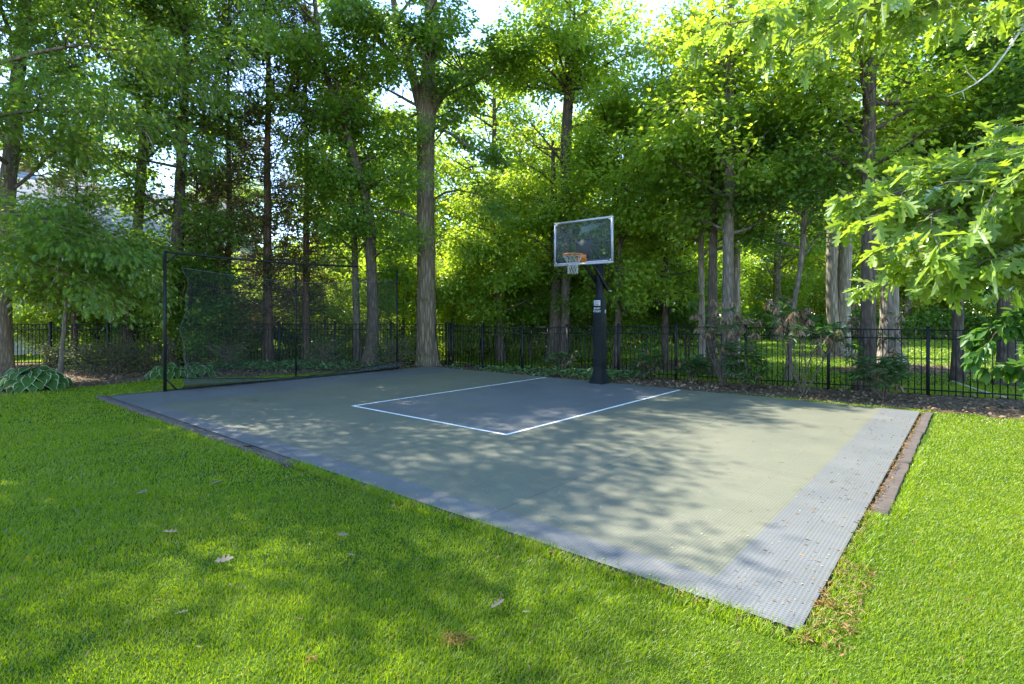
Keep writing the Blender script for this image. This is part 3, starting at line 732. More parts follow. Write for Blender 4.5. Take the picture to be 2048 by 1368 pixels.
# ------------------------------------------------------------------ woods further back
rngw = np.random.default_rng(77)
protos = []
for k, (h, rch, nl, lm, bk) in enumerate([(13, 3.4, 9500, 'leaf_bright', 'bark_mid'), (15, 3.6, 11000, 'leaf_bright', 'bark_dark'), (11.5, 3.2, 8500, 'leaf_bright', 'bark_pale'), (14, 3.4, 10000, 'leaf_maple', 'bark_mid')]):
    st = [(0, 0, 0, 0.26), (0.1, 0.05, h*0.4, 0.2), (0.0, 0.2, h*0.8, 0.1), (0.1, 0.1, h, 0.04)]
    protos.append(dict(h=h, rch=rch, nl=nl, lm=lm, bk=bk, st=st, zlo=1.6 + 0.9*(k % 2), first=None, seed=200+k))
spots = []
def far_enough(x, y, d): return all((x-a)**2+(y-b)**2 > d*d for a, b in spots)
def add_wood(xr, yr, n, d):
    c = 0; tries = 0
    while c < n and tries < 4000:
        tries += 1
        x = rngw.uniform(*xr); y = rngw.uniform(*yr)
        if abs(x)/y > 1.08 or not far_enough(x, y, d): continue
        spots.append((x, y)); c += 1
add_wood((-4, 8), (26, 31), 3, 3.6)
add_wood((8, 34), (33, 38), 5, 4.6)
add_wood((-3, 60), (40, 54), 13, 5.0)
add_wood((-12, -3), (27, 36), 3, 4.0)
add_wood((-46, -12), (46, 56), 6, 5.0)
for i, (x, y) in enumerate(spots):
    pr = protos[i % 4]
    lab = 'tall leafy tree deep in the wood beyond the black fence'
    z = float(terrain(x, y))
    if pr['first'] is None:
        pr['first'] = tree('woodland_tree', lab, (x, y, z), [pr['st']], M[pr['bk']], M[pr['lm']], pr['zlo'], pr['h']*0.96, 44, pr['rch'], pr['nl'], 0.24, tmpl=T_SIMPLE, seed=pr['seed'], group='trees in the wood beyond the fence', sides=10, sub=6, spread=(0.4, 0.2), elev=(-5, 40))
        pr['first'].rotation_euler = (0, 0, rngw.uniform(0, 6.28))
    else:
        e = pr['first'].copy(); C.objects.link(e); e.location = (x, y, z)
        e.rotation_euler = (0, 0, rngw.uniform(0, 6.28)); s = rngw.uniform(0.8, 1.15); e.scale = (s, s, s*rngw.uniform(0.9, 1.1))
        for ch in pr['first'].children:
            c = ch.copy(); C.objects.link(c); c.parent = e

pro = None
for i, (px, Y, sc) in enumerate([(40, 24, 1.0), (130, 26, 1.2), (215, 23.5, 0.9), (300, 25, 1.1), (370, 27, 1.3), (450, 24, 1.0), (530, 26, 1.2), (620, 24.5, 1.0), (690, 27, 1.4), (770, 24, 1.2), (830, 28, 1.5), (920, 26, 1.4), (1010, 25, 1.3), (1100, 27, 1.4), (1200, 25, 1.2), (1300, 27, 1.4), (1390, 30, 1.4), (1530, 36, 1.3), (1640, 36, 1.3), (1850, 36, 1.4), (1960, 35, 1.3)]):
    x = (px-1024)/F_PX*Y; lab = 'sunny green bush filling the gaps between trunks beyond the fence'
    if pro is None:
        pro = shrub('woodland_bush', lab, x, Y, 3.4, 2.1, 9000, 'leaf_bright', 180, group='bushes beyond the fence', lsize=0.15)
    else:
        e = pro.copy(); C.objects.link(e)
        for ch in pro.children:
            c = ch.copy(); C.objects.link(c); c.parent = e
        e.location = (x, Y, float(terrain(x, Y))); e.rotation_euler = (0, 0, i*1.7); e.scale = (sc, sc, sc)

# far wood as one mass
def far_woods():
    rng = np.random.default_rng(9); N = 90000
    a = rng.uniform(-1.05, 1.05, N); dist = rng.uniform(56, 72, N)
    x = np.tan(a*0.82)*dist; hmax = 15+4*np.sin(x*0.35)+3*np.sin(x*0.9+1)
    hmax = np.where(x < -12, hmax*0.55, hmax)
    cl = rng.integers(0, 700, N); cx = rng.uniform(-1.05, 1.05, 700); cyy = rng.uniform(56, 72, 700); cxx = np.tan(cx*0.82)*cyy
    hm = 15+4*np.sin(cxx*0.35)+3*np.sin(cxx*0.9+1); hm = np.where(cxx < -12, hm*0.5, hm); cz = rng.uniform(0.0, 1, 700)*hm
    pos = np.stack([cxx[cl], cyy[cl], cz[cl]], -1)+rng.normal(0, 1, (N, 3))*np.array([1.3, 1.3, 0.9])
    pos[:, 2] = np.maximum(pos[:, 2], 0.1)
    d = rng.normal(0, 1, (N, 3)); d[:, 2] -= 0.3
    o = leaves('distant_woods', T_SIMPLE, pos, d, np.array([0, 0, 1.0])+rng.normal(0, 0.6, (N, 3)), rng.uniform(0.4, 0.8, N), [M['leaf_bright']])
    tag(o, 'mass of distant green woodland closing the view', 'woods', kind='stuff')
far_woods()

# dark hedge at the back edge of the lawn
def hedge():
    rng = np.random.default_rng(19); e = empty('hedge', (14, 34, 0.15), 'low dark hedge along the back edge of the far lawn', 'hedge')
    tb = Tubes()
    for k in range(70):
        x = rng.uniform(-13, 26); p = branch_path((x, rng.normal(0, 0.3), -0.1), (rng.normal(0, 0.2), rng.normal(0, 0.2), 1), rng.uniform(1, 1.8), 5, 0, 0.15, rng); tb.add(p, np.linspace(0.03, 0.008, 6), 4)
    tb.build('stem', M['bark_dark'], e)
    N = 26000; x = rng.uniform(-13, 26, N)
    pos = np.stack([x, rng.normal(0, 0.55, N), rng.uniform(0, 1, N)**0.8*(1.6+0.3*np.sin(x*1.1))], -1)
    leaves('foliage', T_SIMPLE, pos, rng.normal(0, 1, (N, 3)), np.array([0, -0.5, 1.0])+rng.normal(0, 0.6, (N, 3)), rng.uniform(0.12, 0.24, N), [M['leaf_deep']], parent=e)
hedge()

# ------------------------------------------------------------------ fences
def fence(name, label, pts):
    """posts at pts (x,y); one panel of rails and pickets per bay"""
    pts = [np.array(p, float) for p in pts]
    e = empty(name, (pts[0][0], pts[0][1], 0), label, 'fence'); o0 = np.array([pts[0][0], pts[0][1], 0])
    H = 1.38
    for i, p in enumerate(pts):
        z = float(terrain(*p)); mb = MB(); d = pts[min(i+1, len(pts)-1)]-pts[max(i-1, 0)]; d = d/np.linalg.norm(d); d3 = np.array([d[0], d[1], 0]); n3 = np.array([-d[1], d[0], 0])
        mb.box(np.array([p[0], p[1], z+(H+0.05)/2-0.1])-o0, d3*0.031, n3*0.031, (0, 0, (H+0.05)/2+0.1))
        mb.box(np.array([p[0], p[1], z+H+0.05+0.012])-o0, d3*0.037, n3*0.037, (0, 0, 0.012))
        mb.build('post', M['black_metal'], e)
    for a, b_ in zip(pts[:-1], pts[1:]):
        mb = MB(); L = np.linalg.norm(b_-a); d = (b_-a)/L; d3 = np.array([d[0], d[1], 0]); n3 = np.array([-d[1], d[0], 0])
        za, zb = float(terrain(*a)), float(terrain(*b_)); sl = np.array([d[0], d[1], (zb-za)/L]); m = (a+b_)/2; zm = (za+zb)/2
        for zr in (H-0.01, H-0.19, 0.13):
            mb.box(np.array([m[0], m[1], zm+zr])-o0, sl*(L/2-0.033), n3*0.0135, (0, 0, 0.013))
        n = int(round(L/0.112)); 
        for k in range(1, n):
            q = a+d*L*k/n; z = za+(zb-za)*k/n
            mb.box(np.array([q[0], q[1], z+0.06+(H-0.055)/2-0.025])-o0, d3*0.0085, n3*0.0085, (0, 0, (H-0.055)/2-0.0))
        mb.build('picket_panel', M['black_metal'], e)
rp = [FENCE_CORNER]
dr = (FENCE_R_END-FENCE_CORNER)/np.linalg.norm(FENCE_R_END-FENCE_CORNER)
def fence_x(px):     # where the fence line passes that pixel column
    k = (px-1024)/F_PX; t = (k*FENCE_CORNER[1]-FENCE_CORNER[0])/(dr[0]-k*dr[1]); return FENCE_CORNER+dr*t
fence('iron_fence', 'black metal picket fence running right from the thick oak past the hoop', [FENCE_CORNER+dr*0.1]+[fence_x(q) for q in (905, 965, 1045, 1135, 1237, 1352, 1492, 1657, 1856, 2095)]+[FENCE_R_END])
lp = [np.array([-2.2, 18.25])+np.array([-1, -0.012])*1.83*k for k in range(0, 11)]
lp = [p+np.array([0, -0.045*k]) for k, p in enumerate(lp)]
fence('iron_fence', 'black metal picket fence behind the net frame and hostas on the left', lp)

# ------------------------------------------------------------------ net frame on the left side
def net_mat():
    a = NT('netting'); a.n.remove(a.p)
    tr = a.new('ShaderNodeBsdfTransparent'); d = a.new('ShaderNodeBsdfDiffuse'); d.inputs['Color'].default_value = (0.04, 0.05, 0.05, 1)
    m = a.new('ShaderNodeMixShader'); n = a.noise(a.coord(), 2.0, 3)
    f = a.math('ADD', a.math('MULTIPLY', n, 0.10), 0.12)
    a.link(f, m.inputs[0]); a.link(tr.outputs[0], m.inputs[1]); a.link(d.outputs[0], m.inputs[2]); a.link(m.outputs[0], a.out.inputs['Surface']); return a.m
def net_roll_mat():
    a = NT('bunched_netting'); a.n.remove(a.p)
    tr = a.new('ShaderNodeBsdfTransparent'); d = a.new('ShaderNodeBsdfDiffuse'); d.inputs['Color'].default_value = (0.05, 0.056, 0.058, 1)
    m = a.new('ShaderNodeMixShader'); n = a.noise(a.coord((1, 1, 4)), 5.0, 4)
    f = a.math('ADD', a.math('MULTIPLY', n, 0.3), 0.55)
    a.link(f, m.inputs[0]); a.link(tr.outputs[0], m.inputs[1]); a.link(d.outputs[0], m.inputs[2]); a.link(m.outputs[0], a.out.inputs['Surface']); return a.m
def net_frame():
    A = court(-12.70, 1.00); B = court(-12.70, 7.25); Hh = 3.07
    d = (B-A)/np.linalg.norm(B-A); nrm = np.array([-d[1], d[0], 0]); L = np.linalg.norm(B-A)
    e = empty('net_frame', A, 'black post and rail frame holding a ball net along the left side of the court', 'net frame')
    up = np.array([0, 0, 1.0])
    for s, hh, w in ((0, Hh, 0.027), (L*0.48, Hh-0.02, 0.017), (L, Hh-0.04, 0.018)):
        mb = MB(); mb.box(d*s+up*(hh/2-0.05), d*w, nrm*w, up*(hh/2+0.05)); mb.build('post', M['black_metal'], e)
    mb = MB(); ns = 24
    pts = np.array([d*(L*0.78*k/ns)+up*(Hh-0.02-0.05*math.sin(math.pi*k/ns)) for k in range(ns+1)]); mb.tube(pts, 0.025, 8); mb.build('top_rail', M['black_metal'], e, True)
    mb = MB(); pts = np.array([d*(L*0.78+L*0.22*k/8)+up*(Hh-0.06-0.03*math.sin(math.pi*k/8)) for k in range(9)]); mb.tube(pts, 0.006, 5); mb.build('top_cable', M['black_metal'], e, True)
    for z0, z1 in ((Hh-0.04, Hh-0.27), (0.03, 0.28)):
        mb = MB(); mb.tube(np.array([d*0.24+up*z0, d*0.02+up*z1]), 0.018, 6); mb.build('corner_brace', M['black_metal'], e, True)
    mb = MB(); mb.tube(np.array([d*0.0+up*0.045, d*L*0.5+up*0.045, d*L+up*0.045]), 0.014, 6); mb.build('bottom_cable', M['black_metal'], e, True)
    # mesh: hangs from a cord a little below the rail, left edge pulled in and wavy
    rng = np.random.default_rng(3); nx, nz = 40, 24; Vn = []
    for i in range(nx+1):
        t = i/nx
        for j in range(nz+1):
            w = j/nz
            left = 0.36+0.07*math.sin(w*9.0+0.6)+0.03*math.sin(w*23)+0.06*math.sin(w*3)
            s = left+(L-left-0.05)*t
            ztop = Hh-0.34-0.20*math.sin(math.pi*t); zbot = 0.12
            z = zbot+(ztop-zbot)*w
            out = 0.05*math.sin(t*14+w*3)*math.sin(math.pi*w)+0.03
            Vn.append(d*s+up*z+nrm*out)
    F = [[i*(nz+1)+j, (i+1)*(nz+1)+j, (i+1)*(nz+1)+j+1, i*(nz+1)+j+1] for i in range(nx) for j in range(nz)]
    nt = build('net', Vn, faces=F, mats=[net_mat()], parent=e, smooth=True)
    mb = MB(); edge = np.array(Vn[:nz+1]); mb.tube(edge, 0.005, 5)
    mb.tube(np.array([edge[7], (edge[7]+d*0.0+up*0.05)*0.5+0.5*(up*1.0), up*0.98+d*0.02]), 0.006, 4)
    mb.build('edge_cord', simple('edge_cord', (0.06, 0.07, 0.07), 0.8), nt, True)
    mb = MB(); mb.tube(np.array(Vn[nz::nz+1]), 0.005, 4); mb.build('head_cord', simple('head_cord', (0.10, 0.11, 0.11), 0.8), nt, True)
    # bunched foot of the net: a slack fold lying along the edge, open and tall at the left end and at the right end
    Vr = []; n = 60
    for i in range(n+1):
        t = i/n; s = 0.30+(L-0.32)*t
        hgt = 0.045+0.21*max(0, 1-t/0.42)**1.1+0.16*math.exp(-((t-0.97)/0.20)**2)
        bel = 0.12+0.10*max(0, 1-t/0.4)+0.1*math.exp(-((t-0.95)/0.2)**2)
        for k in range(9):
            a = k/8
            zz = 0.03+hgt*a+0.006*math.sin(t*70+k)
            o_ = bel*math.sin(math.pi*a*0.9)*1.0+0.03
            Vr.append(d*s+up*zz-nrm*o_*1.0)
    F = [[i*9+k, (i+1)*9+k, (i+1)*9+k+1, i*9+k+1] for i in range(n) for k in range(8)]
    rl = build('net_skirt', Vr, faces=F, mats=[net_roll_mat()], parent=e, smooth=True)
    mb = MB(); mb.tube(np.array(Vr[8::9]), 0.012, 5); mb.build('skirt_cord', M['black_metal'], rl, True)
net_frame()

# ------------------------------------------------------------------ basketball hoop
def text_mesh(name, body, size, parent, mat, loc, ax, az, extrude=0.0):
    """lettering as a mesh; ax: reading direction, az: up direction"""
    cu = bpy.data.curves.new(name, 'FONT'); cu.body = body; cu.size = size; cu.align_x = 'CENTER'; cu.extrude = 0.0015; cu.offset = size*0.015
    to = bpy.data.objects.new('tmp', cu); C.objects.link(to)
    dg = bpy.context.evaluated_depsgraph_get(); me = bpy.data.meshes.new_from_object(to.evaluated_get(dg))
    bpy.data.objects.remove(to); 
    n = len(me.vertices); co = np.zeros(n*3); me.vertices.foreach_get('co', co); co = co.reshape(-1, 3)
    ax = np.array(ax, float); az = np.array(az, float); an = np.cross(ax, az)
    co = np.array(loc)+co[:, :1]*ax+co[:, 1:2]*az+co[:, 2:3]*an
    me.vertices.foreach_set('co', co.astype(np.float32).ravel()); me.materials.clear(); me.materials.append(mat)
    o = bpy.data.objects.new(name, me); C.objects.link(o); o.parent = parent; me.name = name
    return o
def hoop():
    pole = np.array([2.13, 13.28, 0.0]); f = -np.array([V_[0], V_[1], 0]); r = np.array([U[0], U[1], 0]); up = np.array([0, 0, 1.0])
    e = empty('basketball_hoop', pole, 'basketball hoop with clear backboard on a black padded pole at the end of the key', 'basketball hoop')
    pad_m = NT('vinyl_pad'); pad_m.p.inputs['Base Color'].default_value = (0.005, 0.009, 0.010, 1); pad_m.p.inputs['Roughness'].default_value = 0.5; pad_m.p.inputs['Specular IOR Level'].default_value = 0.12
    nz = pad_m.noise(pad_m.coord((2, 2, 12)), 2.2, 4); pad_m.bump(nz, 0.6, 0.02); pad_m = pad_m.m
    mb = MB(); mb.box(up*1.52, r*0.076, f*0.076, up*1.53); mb.box(up*3.06, r*0.08, f*0.08, up*0.012)
    mb.build('pole', M['black_metal'], e)
    # pad: flared foot with wrinkles, straight shaft
    prof = [(0.0, 0.185, 0.20), (0.05, 0.18, 0.195), (0.10, 0.165, 0.175)] + [(0.14+0.035*i, 0.150-0.035*min(1, i/5), 0.16-0.045*min(1, i/5)) for i in range(14)] + [(0.65+0.2*i, 0.114, 0.114) for i in range(8)] + [(2.08, 0.113, 0.113)]
    V = []; k = 16
    rng = np.random.default_rng(2)
    for (z, a, bb) in prof:
        wr = rng.uniform(-0.006, 0.006) if z < 0.75 else rng.uniform(-0.002, 0.002)
        for (sx, sy) in [(-1, -1), (-0.9, -1.03), (0, -1.03), (0.9, -1.03), (1, -1), (1.03, -0.9), (1.03, 0), (1.03, 0.9), (1, 1), (0.9, 1.03), (0, 1.03), (-0.9, 1.03), (-1, 1), (-1.03, 0.9), (-1.03, 0), (-1.03, -0.9)]:
            V.append(r*sx*(a+wr+rng.uniform(-.002, .002))+f*sy*(bb+wr)+up*z)
    F = [[i*k+j, i*k+(j+1) % k, (i+1)*k+(j+1) % k, (i+1)*k+j] for i in range(len(prof)-1) for j in range(k)]
    F.append([(len(prof)-1)*k+j for j in range(k)])
    pad = build('pole_pad', V, faces=F, mats=[pad_m], parent=e)
    white = simple('print_white', (0.5, 0.52, 0.53), 0.6)
    fo = 0.1205
    # printed emblem: white block with dark court lines, then the two words
    mb = MB(); c = f*fo+up*1.965
    mb.box(c, r*0.088, f*0.001, up*0.066)
    mb.build('emblem', white, pad)
    mb = MB(); c2 = f*(fo+0.0022)
    for z in (2.008, 1.985): mb.box(c2+up*z+r*0.005, r*0.07, f*0.001, up*0.0045)
    for x in (-0.035, 0.005, 0.045): mb.box(c2+up*1.955+r*x, r*0.004, f*0.001, up*0.018)
    mb.box(c2+up*1.933, r*0.03, f*0.001, up*0.005); mb.tube([c2+up*1.94+r*0.02, c2+up*1.925+r*0.03, c2+up*1.905+r*0.025], 0.005, 5)
    mb.build('emblem_lines', M['black_metal'], pad)
    text_mesh('lettering', 'SPORT', 0.062, pad, white, f*(fo+0.001)+up*1.815, r, up)
    text_mesh('lettering', 'COURT', 0.062, pad, white, f*(fo+0.001)+up*1.745, r, up)
    mb = MB(); mb.box(r*0.125+f*-0.05+up*1.76, r*0.004, f*0.012, up*0.045); mb.build('strap_tab', white, pad)
    # backboard
    W, Hb = 1.60, 1.05; zc = 3.365; bc = f*0.76+up*zc
    fr = simple('aluminium_frame', (0.34, 0.36, 0.385), 0.5, 0.3, noise=0.15, nscale=12)
    mb = MB(); t = 0.022
    for s in (-1, 1):
        mb.box(bc+up*s*(Hb/2-t), r*(W/2), f*0.022, up*t)
        mb.box(bc+r*s*(W/2-t), r*t, f*0.0225, up*(Hb/2-2*t))
    bf = mb.build('backboard_frame', fr, e)
    for sx in (-1, 1):
        for sz in (-1, 1):
            mb = MB(); q = bc+r*sx*(W/2-2*t)+up*sz*(Hb/2-2*t)+f*0.01
            mb.add([q-f*.01, q-r*sx*0.07-f*.01, q-up*sz*0.07-f*.01, q+f*.012, q-r*sx*0.07+f*.012, q-up*sz*0.07+f*.012], [[0,1,2],[3,5,4],[0,3,4,1],[1,4,5,2],[2,5,3,0]])
            mb.build('corner_gusset', fr, bf)
    pt = simple('pale_padding', (0.42, 0.44, 0.48), 0.6, noise=0.2, nscale=10)
    mb = MB(); mb.box(bc-up*(Hb/2-2*t-0.014)+f*0.016, r*(W/2-0.12), f*0.012, up*0.013); mb.build('bottom_seal', pt, bf)
    dk = simple('dark_gasket', (0.03, 0.04, 0.055), 0.5)
    mb = MB()
    for s in (-1, 1): mb.box(bc+r*s*(W/2-2*t-0.014)-f*0.006, r*0.014, f*0.012, up*(Hb/2-2*t-0.03))
    mb.box(bc-up*(Hb/2-2*t-0.045)-f*0.006, r*(W/2-2*t-0.03), f*0.012, up*0.017); mb.build('gasket', dk, bf)
    g = NT('backboard_glass'); g.n.remove(g.p)
    tr = g.new('ShaderNodeBsdfTransparent'); tr.inputs['Color'].default_value = (0.88, 0.94, 0.92, 1)
    gl = g.new('ShaderNodeBsdfGlossy'); gl.inputs['Roughness'].default_value = 0.06
    df = g.new('ShaderNodeBsdfDiffuse'); df.inputs['Color'].default_value = (0.30, 0.34, 0.36, 1)
    m1 = g.new('ShaderNodeMixShader'); n = g.noise(g.coord(), 3.5, 4); g.link(g.math('ADD', g.math('MULTIPLY', n, 0.07), 0.025), m1.inputs[0]); g.link(tr.outputs[0], m1.inputs[1]); g.link(df.outputs[0], m1.inputs[2])
    m2 = g.new('ShaderNodeMixShader'); frn = g.new('ShaderNodeFresnel'); frn.inputs['IOR'].default_value = 1.5; g.link(g.math('MULTIPLY', frn.outputs[0], 0.06), m2.inputs[0]); g.link(m1.outputs[0], m2.inputs[1]); g.link(gl.outputs[0], m2.inputs[2]); g.link(m2.outputs[0], g.out.inputs['Surface'])
    mb = MB(); mb.box(bc, r*(W/2-2*t), f*0.006, up*(Hb/2-2*t)); mb.build('backboard_glass', g.m, e)
    # arms from pole to board
    for s in (-1, 1):
        mb = MB()
        a0 = r*s*0.10-f*0.22+up*2.28; a1 = r*s*0.13+f*0.70+up*3.05
        dd = a1-a0; L = np.linalg.norm(dd); dd /= L; n2 = np.cross(dd, r); mb.box((a0+a1)/2, dd*L/2, r*0.018, n2*0.034)
        mb.build('lift_arm', M['black_metal'], e)
        mb = MB(); a0 = r*s*0.10+f*0.0+up*2.92; a1 = r*s*0.13+f*0.72+up*3.35
        dd = a1-a0; L = np.linalg.norm(dd); dd /= L; n2 = np.cross(dd, r); mb.box((a0+a1)/2, dd*L/2, r*0.016, n2*0.028); mb.build('upper_arm', M['black_metal'], e)
    mb = MB(); mb.box(up*2.45+f*0.02, r*0.12, f*0.02, up*0.02); mb.build('cross_bar', M['black_metal'], e)
    mb = MB(); mb.box(bc-f*0.04+up*-0.15, r*0.2, f*0.012, up*0.22); mb.build('mount_plate', M['black_metal'], e)
    mb = MB(); mb.tube([r*0.11-f*0.22+up*2.27, r*0.19-f*0.25+up*2.255], 0.012, 6); mb.build('crank_handle', simple('handle_grey', (0.4, 0.4, 0.38), 0.5), e, True)
    # rim, bracket, net
    org = simple('rim_orange', (0.46, 0.15, 0.018), 0.5, noise=0.25, nscale=14)
    rc = f*(0.76+0.025+0.15+0.2286)+up*3.05
    mb = MB(); ns = 40; Rr = 0.2286
    ring = np.array([rc+Rr*(math.cos(a)*r+math.sin(a)*f) for a in np.linspace(0, 2*math.pi, ns+1)])
    mb.tube(ring, 0.010, 8, cap=False)
    rim = mb.build('rim', org, e, True)
    mb = MB(); bq = f*(0.76+0.03)
    mb.box(bq+up*2.985, r*0.115, f*0.008, up*0.085); mb.box(bq+f*0.075+up*3.042, r*0.10, f*0.075, up*0.006)
    for s in (-1, 1): mb.add([bq+r*s*0.1+up*3.036, bq+r*s*0.1+f*0.15+up*3.036, bq+r*s*0.1+up*2.91, bq+r*s*0.094+up*3.036, bq+r*s*0.094+f*0.15+up*3.036, bq+r*s*0.094+up*2.91], [[0,1,2],[3,5,4],[0,3,4,1],[1,4,5,2],[2,5,3,0]])
    mb.build('rim_bracket', org, rim)
    mb = MB()
    nc = 12; levels = 7
    def np_(i, l):
        a = 2*math.pi*(i+0.5*(l % 2))/nc; t = l/(levels-1)
        rad = Rr*(1-0.50*min(1.0, t/0.5)**0.9); return rc+rad*(math.cos(a)*r+math.sin(a)*f)-up*(0.012+0.43*t)
    for l in range(levels-1):
        for i in range(nc):
            p = np_(i, l)
            for q in ((np_(i, l+1), np_(i-1, l+1)) if l % 2 == 0 else (np_(i, l+1), np_(i+1, l+1))):
                mid = (p+q)/2-up*0.008
                mb.tube([p, mid, q], 0.0032, 4, cap=False)
    mb.build('net', simple('net_cord', (0.33, 0.33, 0.31), 0.9), rim)
hoop()

# ------------------------------------------------------------------ near branches on the right (white oak) and low leafy bough
def near_tree(name, label, base, stem, limbs, bark, leafmat, tmpl, lsize, nleaf, seed, twig=(0.35, 0.75), spread=0.07, ntw=26, droop=0.45, flat=0.45):
    rng = np.random.default_rng(seed)
    e = empty(name, base, label, 'tree'); b0 = np.array(base, float); tb = Tubes()
    pr = resample(np.array(stem), 0.3); tb.add(pr[:, :3], pr[:, 3], 14)
    tw = []
    for pts, r, w in limbs:
        pts = np.array(pts, float)-b0
        t = np.linspace(0, 1, 14); path = at(pts, t); path[1:-1] = (path[:-2]+2*path[1:-1]+path[2:])/4
        tb.add(path, np.linspace(r, 0.006, 14), 7)
        nt = int(ntw*w)
        for j in range(nt):
            tt = 0.30+0.70*(j+rng.uniform())/nt
            q = at(path, np.array([tt]))[0]; dd = norm(at(path, np.array([min(1, tt+0.08)]))[0]-at(path, np.array([tt-0.08]))[0])
            side = norm(np.cross(dd, [0, 0, 1.0])); s = 1 if j % 2 else -1
            d2 = norm(dd*rng.uniform(0.4, 1.1)+side*s*rng.uniform(0.3, 1.0)+np.array([0, 0, rng.uniform(-0.35, 0.4)]))
            sp = branch_path(q, d2, rng.uniform(*twig), 4, -0.35, 0.12, rng); tb.add(sp, np.linspace(0.006, 0.002, 5), 4); tw.append(sp)
    tb.build('trunk', bark, e)
    S = np.array(tw); idx = rng.integers(0, len(S), nleaf)
    t = 1-rng.uniform(0, 1, nleaf)**1.5*0.9; tt = t*4; ii = np.minimum(tt.astype(int), 3); ff = (tt-ii)[:, None]
    pos = S[idx, ii]*(1-ff)+S[idx, ii+1]*ff
    sd_ = norm(S[idx, -1]-S[idx, 0]); rnd = rng.normal(0, 1, (nleaf, 3))
    d = norm(sd_*0.9+rnd*0.75); d[:, 2] -= rng.uniform(0.0, droop*2, nleaf)
    pos = pos+norm(d)*rng.uniform(0.0, spread, nleaf)[:, None]
    leaves('crown', tmpl, pos, d, np.array([0, 0, 1.0])+rng.normal(0, flat, (nleaf, 3)), lsize*rng.uniform(0.7, 1.2, nleaf), [leafmat], parent=e, wscale=rng.uniform(0.8, 1.1, nleaf))
    return e
bx = (7.4, 5.4, 0.0)
st = [(0, 0, -0.1, 0.30), (0, 0, 3, 0.25), (-0.1, 0, 7, 0.15), (0, 0, 9, 0.08)]
L = [
 ([(7.35, 5.4, 3.1), (6.3, 4.9, 3.5), (5.2, 4.5, 3.45), (4.3, 4.2, 3.15), (3.5, 4.0, 2.85), (2.75, 3.9, 2.55)], 0.05, 1.3),
 ([(7.35, 5.4, 2.7), (6.4, 4.7, 2.95), (5.3, 4.2, 3.0), (4.4, 3.9, 2.85), (3.6, 3.7, 2.6), (2.7, 3.6, 2.35)], 0.05, 1.3),
 ([(7.35, 5.4, 2.5), (6.3, 5.0, 2.7), (5.3, 4.7, 2.7), (4.5, 4.5, 2.55), (3.8, 4.35, 2.35), (3.2, 4.2, 2.15)], 0.045, 1.0),
 ([(7.3, 5.3, 2.9), (6.2, 4.4, 3.2), (5.2, 3.8, 3.2), (4.3, 3.5, 3.0), (3.6, 3.4, 2.75), (3.0, 3.4, 2.55)], 0.045, 1.2),
 ([(7.35, 5.4, 2.4), (6.2, 4.5, 2.6), (5.2, 3.9, 2.65), (4.4, 3.6, 2.5), (3.7, 3.45, 2.3), (3.1, 3.4, 2.1)], 0.045, 1.2),
 ([(7.35, 5.4, 3.0), (6.2, 4.6, 3.35), (5.3, 4.1, 3.4), (4.5, 3.85, 3.25), (3.8, 3.7, 2.95), (3.2, 3.6, 2.7)], 0.045, 1.2),
 ([(7.35, 5.4, 4.2), (6.2, 5.0, 4.6), (5.0, 4.8, 4.55), (3.9, 4.7, 4.4), (2.9, 4.6, 4.2), (1.85, 4.5, 4.1)], 0.05, 0.95),
 ([(7.35, 5.4, 4.4), (6.2, 4.8, 4.8), (5.1, 4.5, 4.8), (4.1, 4.3, 4.6), (3.2, 4.2, 4.3), (2.5, 4.2, 3.95)], 0.05, 0.7),
]
near_tree('white_oak_tree', 'sunlit oak boughs with large lobed leaves hanging in from the upper right', bx, st, L, M['bark_mid'], M['leaf_near'], T_OAK, 0.16, 6400, 61, twig=(0.3, 0.62), ntw=40)
# dead twig branch near the right edge
bx = (9.9, 8.6, 0.0); st = [(0, 0, -0.1, 0.16), (0, 0, 3, 0.13), (0, 0, 7.5, 0.06)]
L = [([(9.85, 8.6, 2.2), (9.2, 8.1, 2.4), (8.4, 7.8, 2.3), (7.7, 7.6, 2.05), (7.0, 7.5, 1.75), (6.5, 7.4, 1.4)], 0.03, 0.9),
     ([(9.85, 8.6, 1.7), (9.3, 8.1, 1.85), (8.6, 7.8, 1.7), (8.0, 7.6, 1.45), (7.4, 7.5, 1.2), (6.95, 7.45, 0.95)], 0.03, 0.9),
     ([(9.85, 8.6, 2.9), (9.1, 8.0, 3.1), (8.2, 7.7, 2.95), (7.5, 7.5, 2.7), (6.8, 7.4, 2.4), (6.2, 7.3, 2.1)], 0.03, 0.9),
     ([(9.85, 8.6, 3.6), (9.1, 8.3, 3.9), (8.2, 8.0, 3.8), (7.4, 7.8, 3.6), (6.8, 7.7, 3.4), (6.3, 7.6, 3.1)], 0.03, 0.9)]
near_tree('hickory_tree', 'shaded bough of broad pointed leaves drooping over the fence at the right edge', bx, st, L, M['bark_dark'], M['leaf_low'], T_OVAL, 0.17, 3400, 62, twig=(0.25, 0.55), ntw=26, droop=0.7)
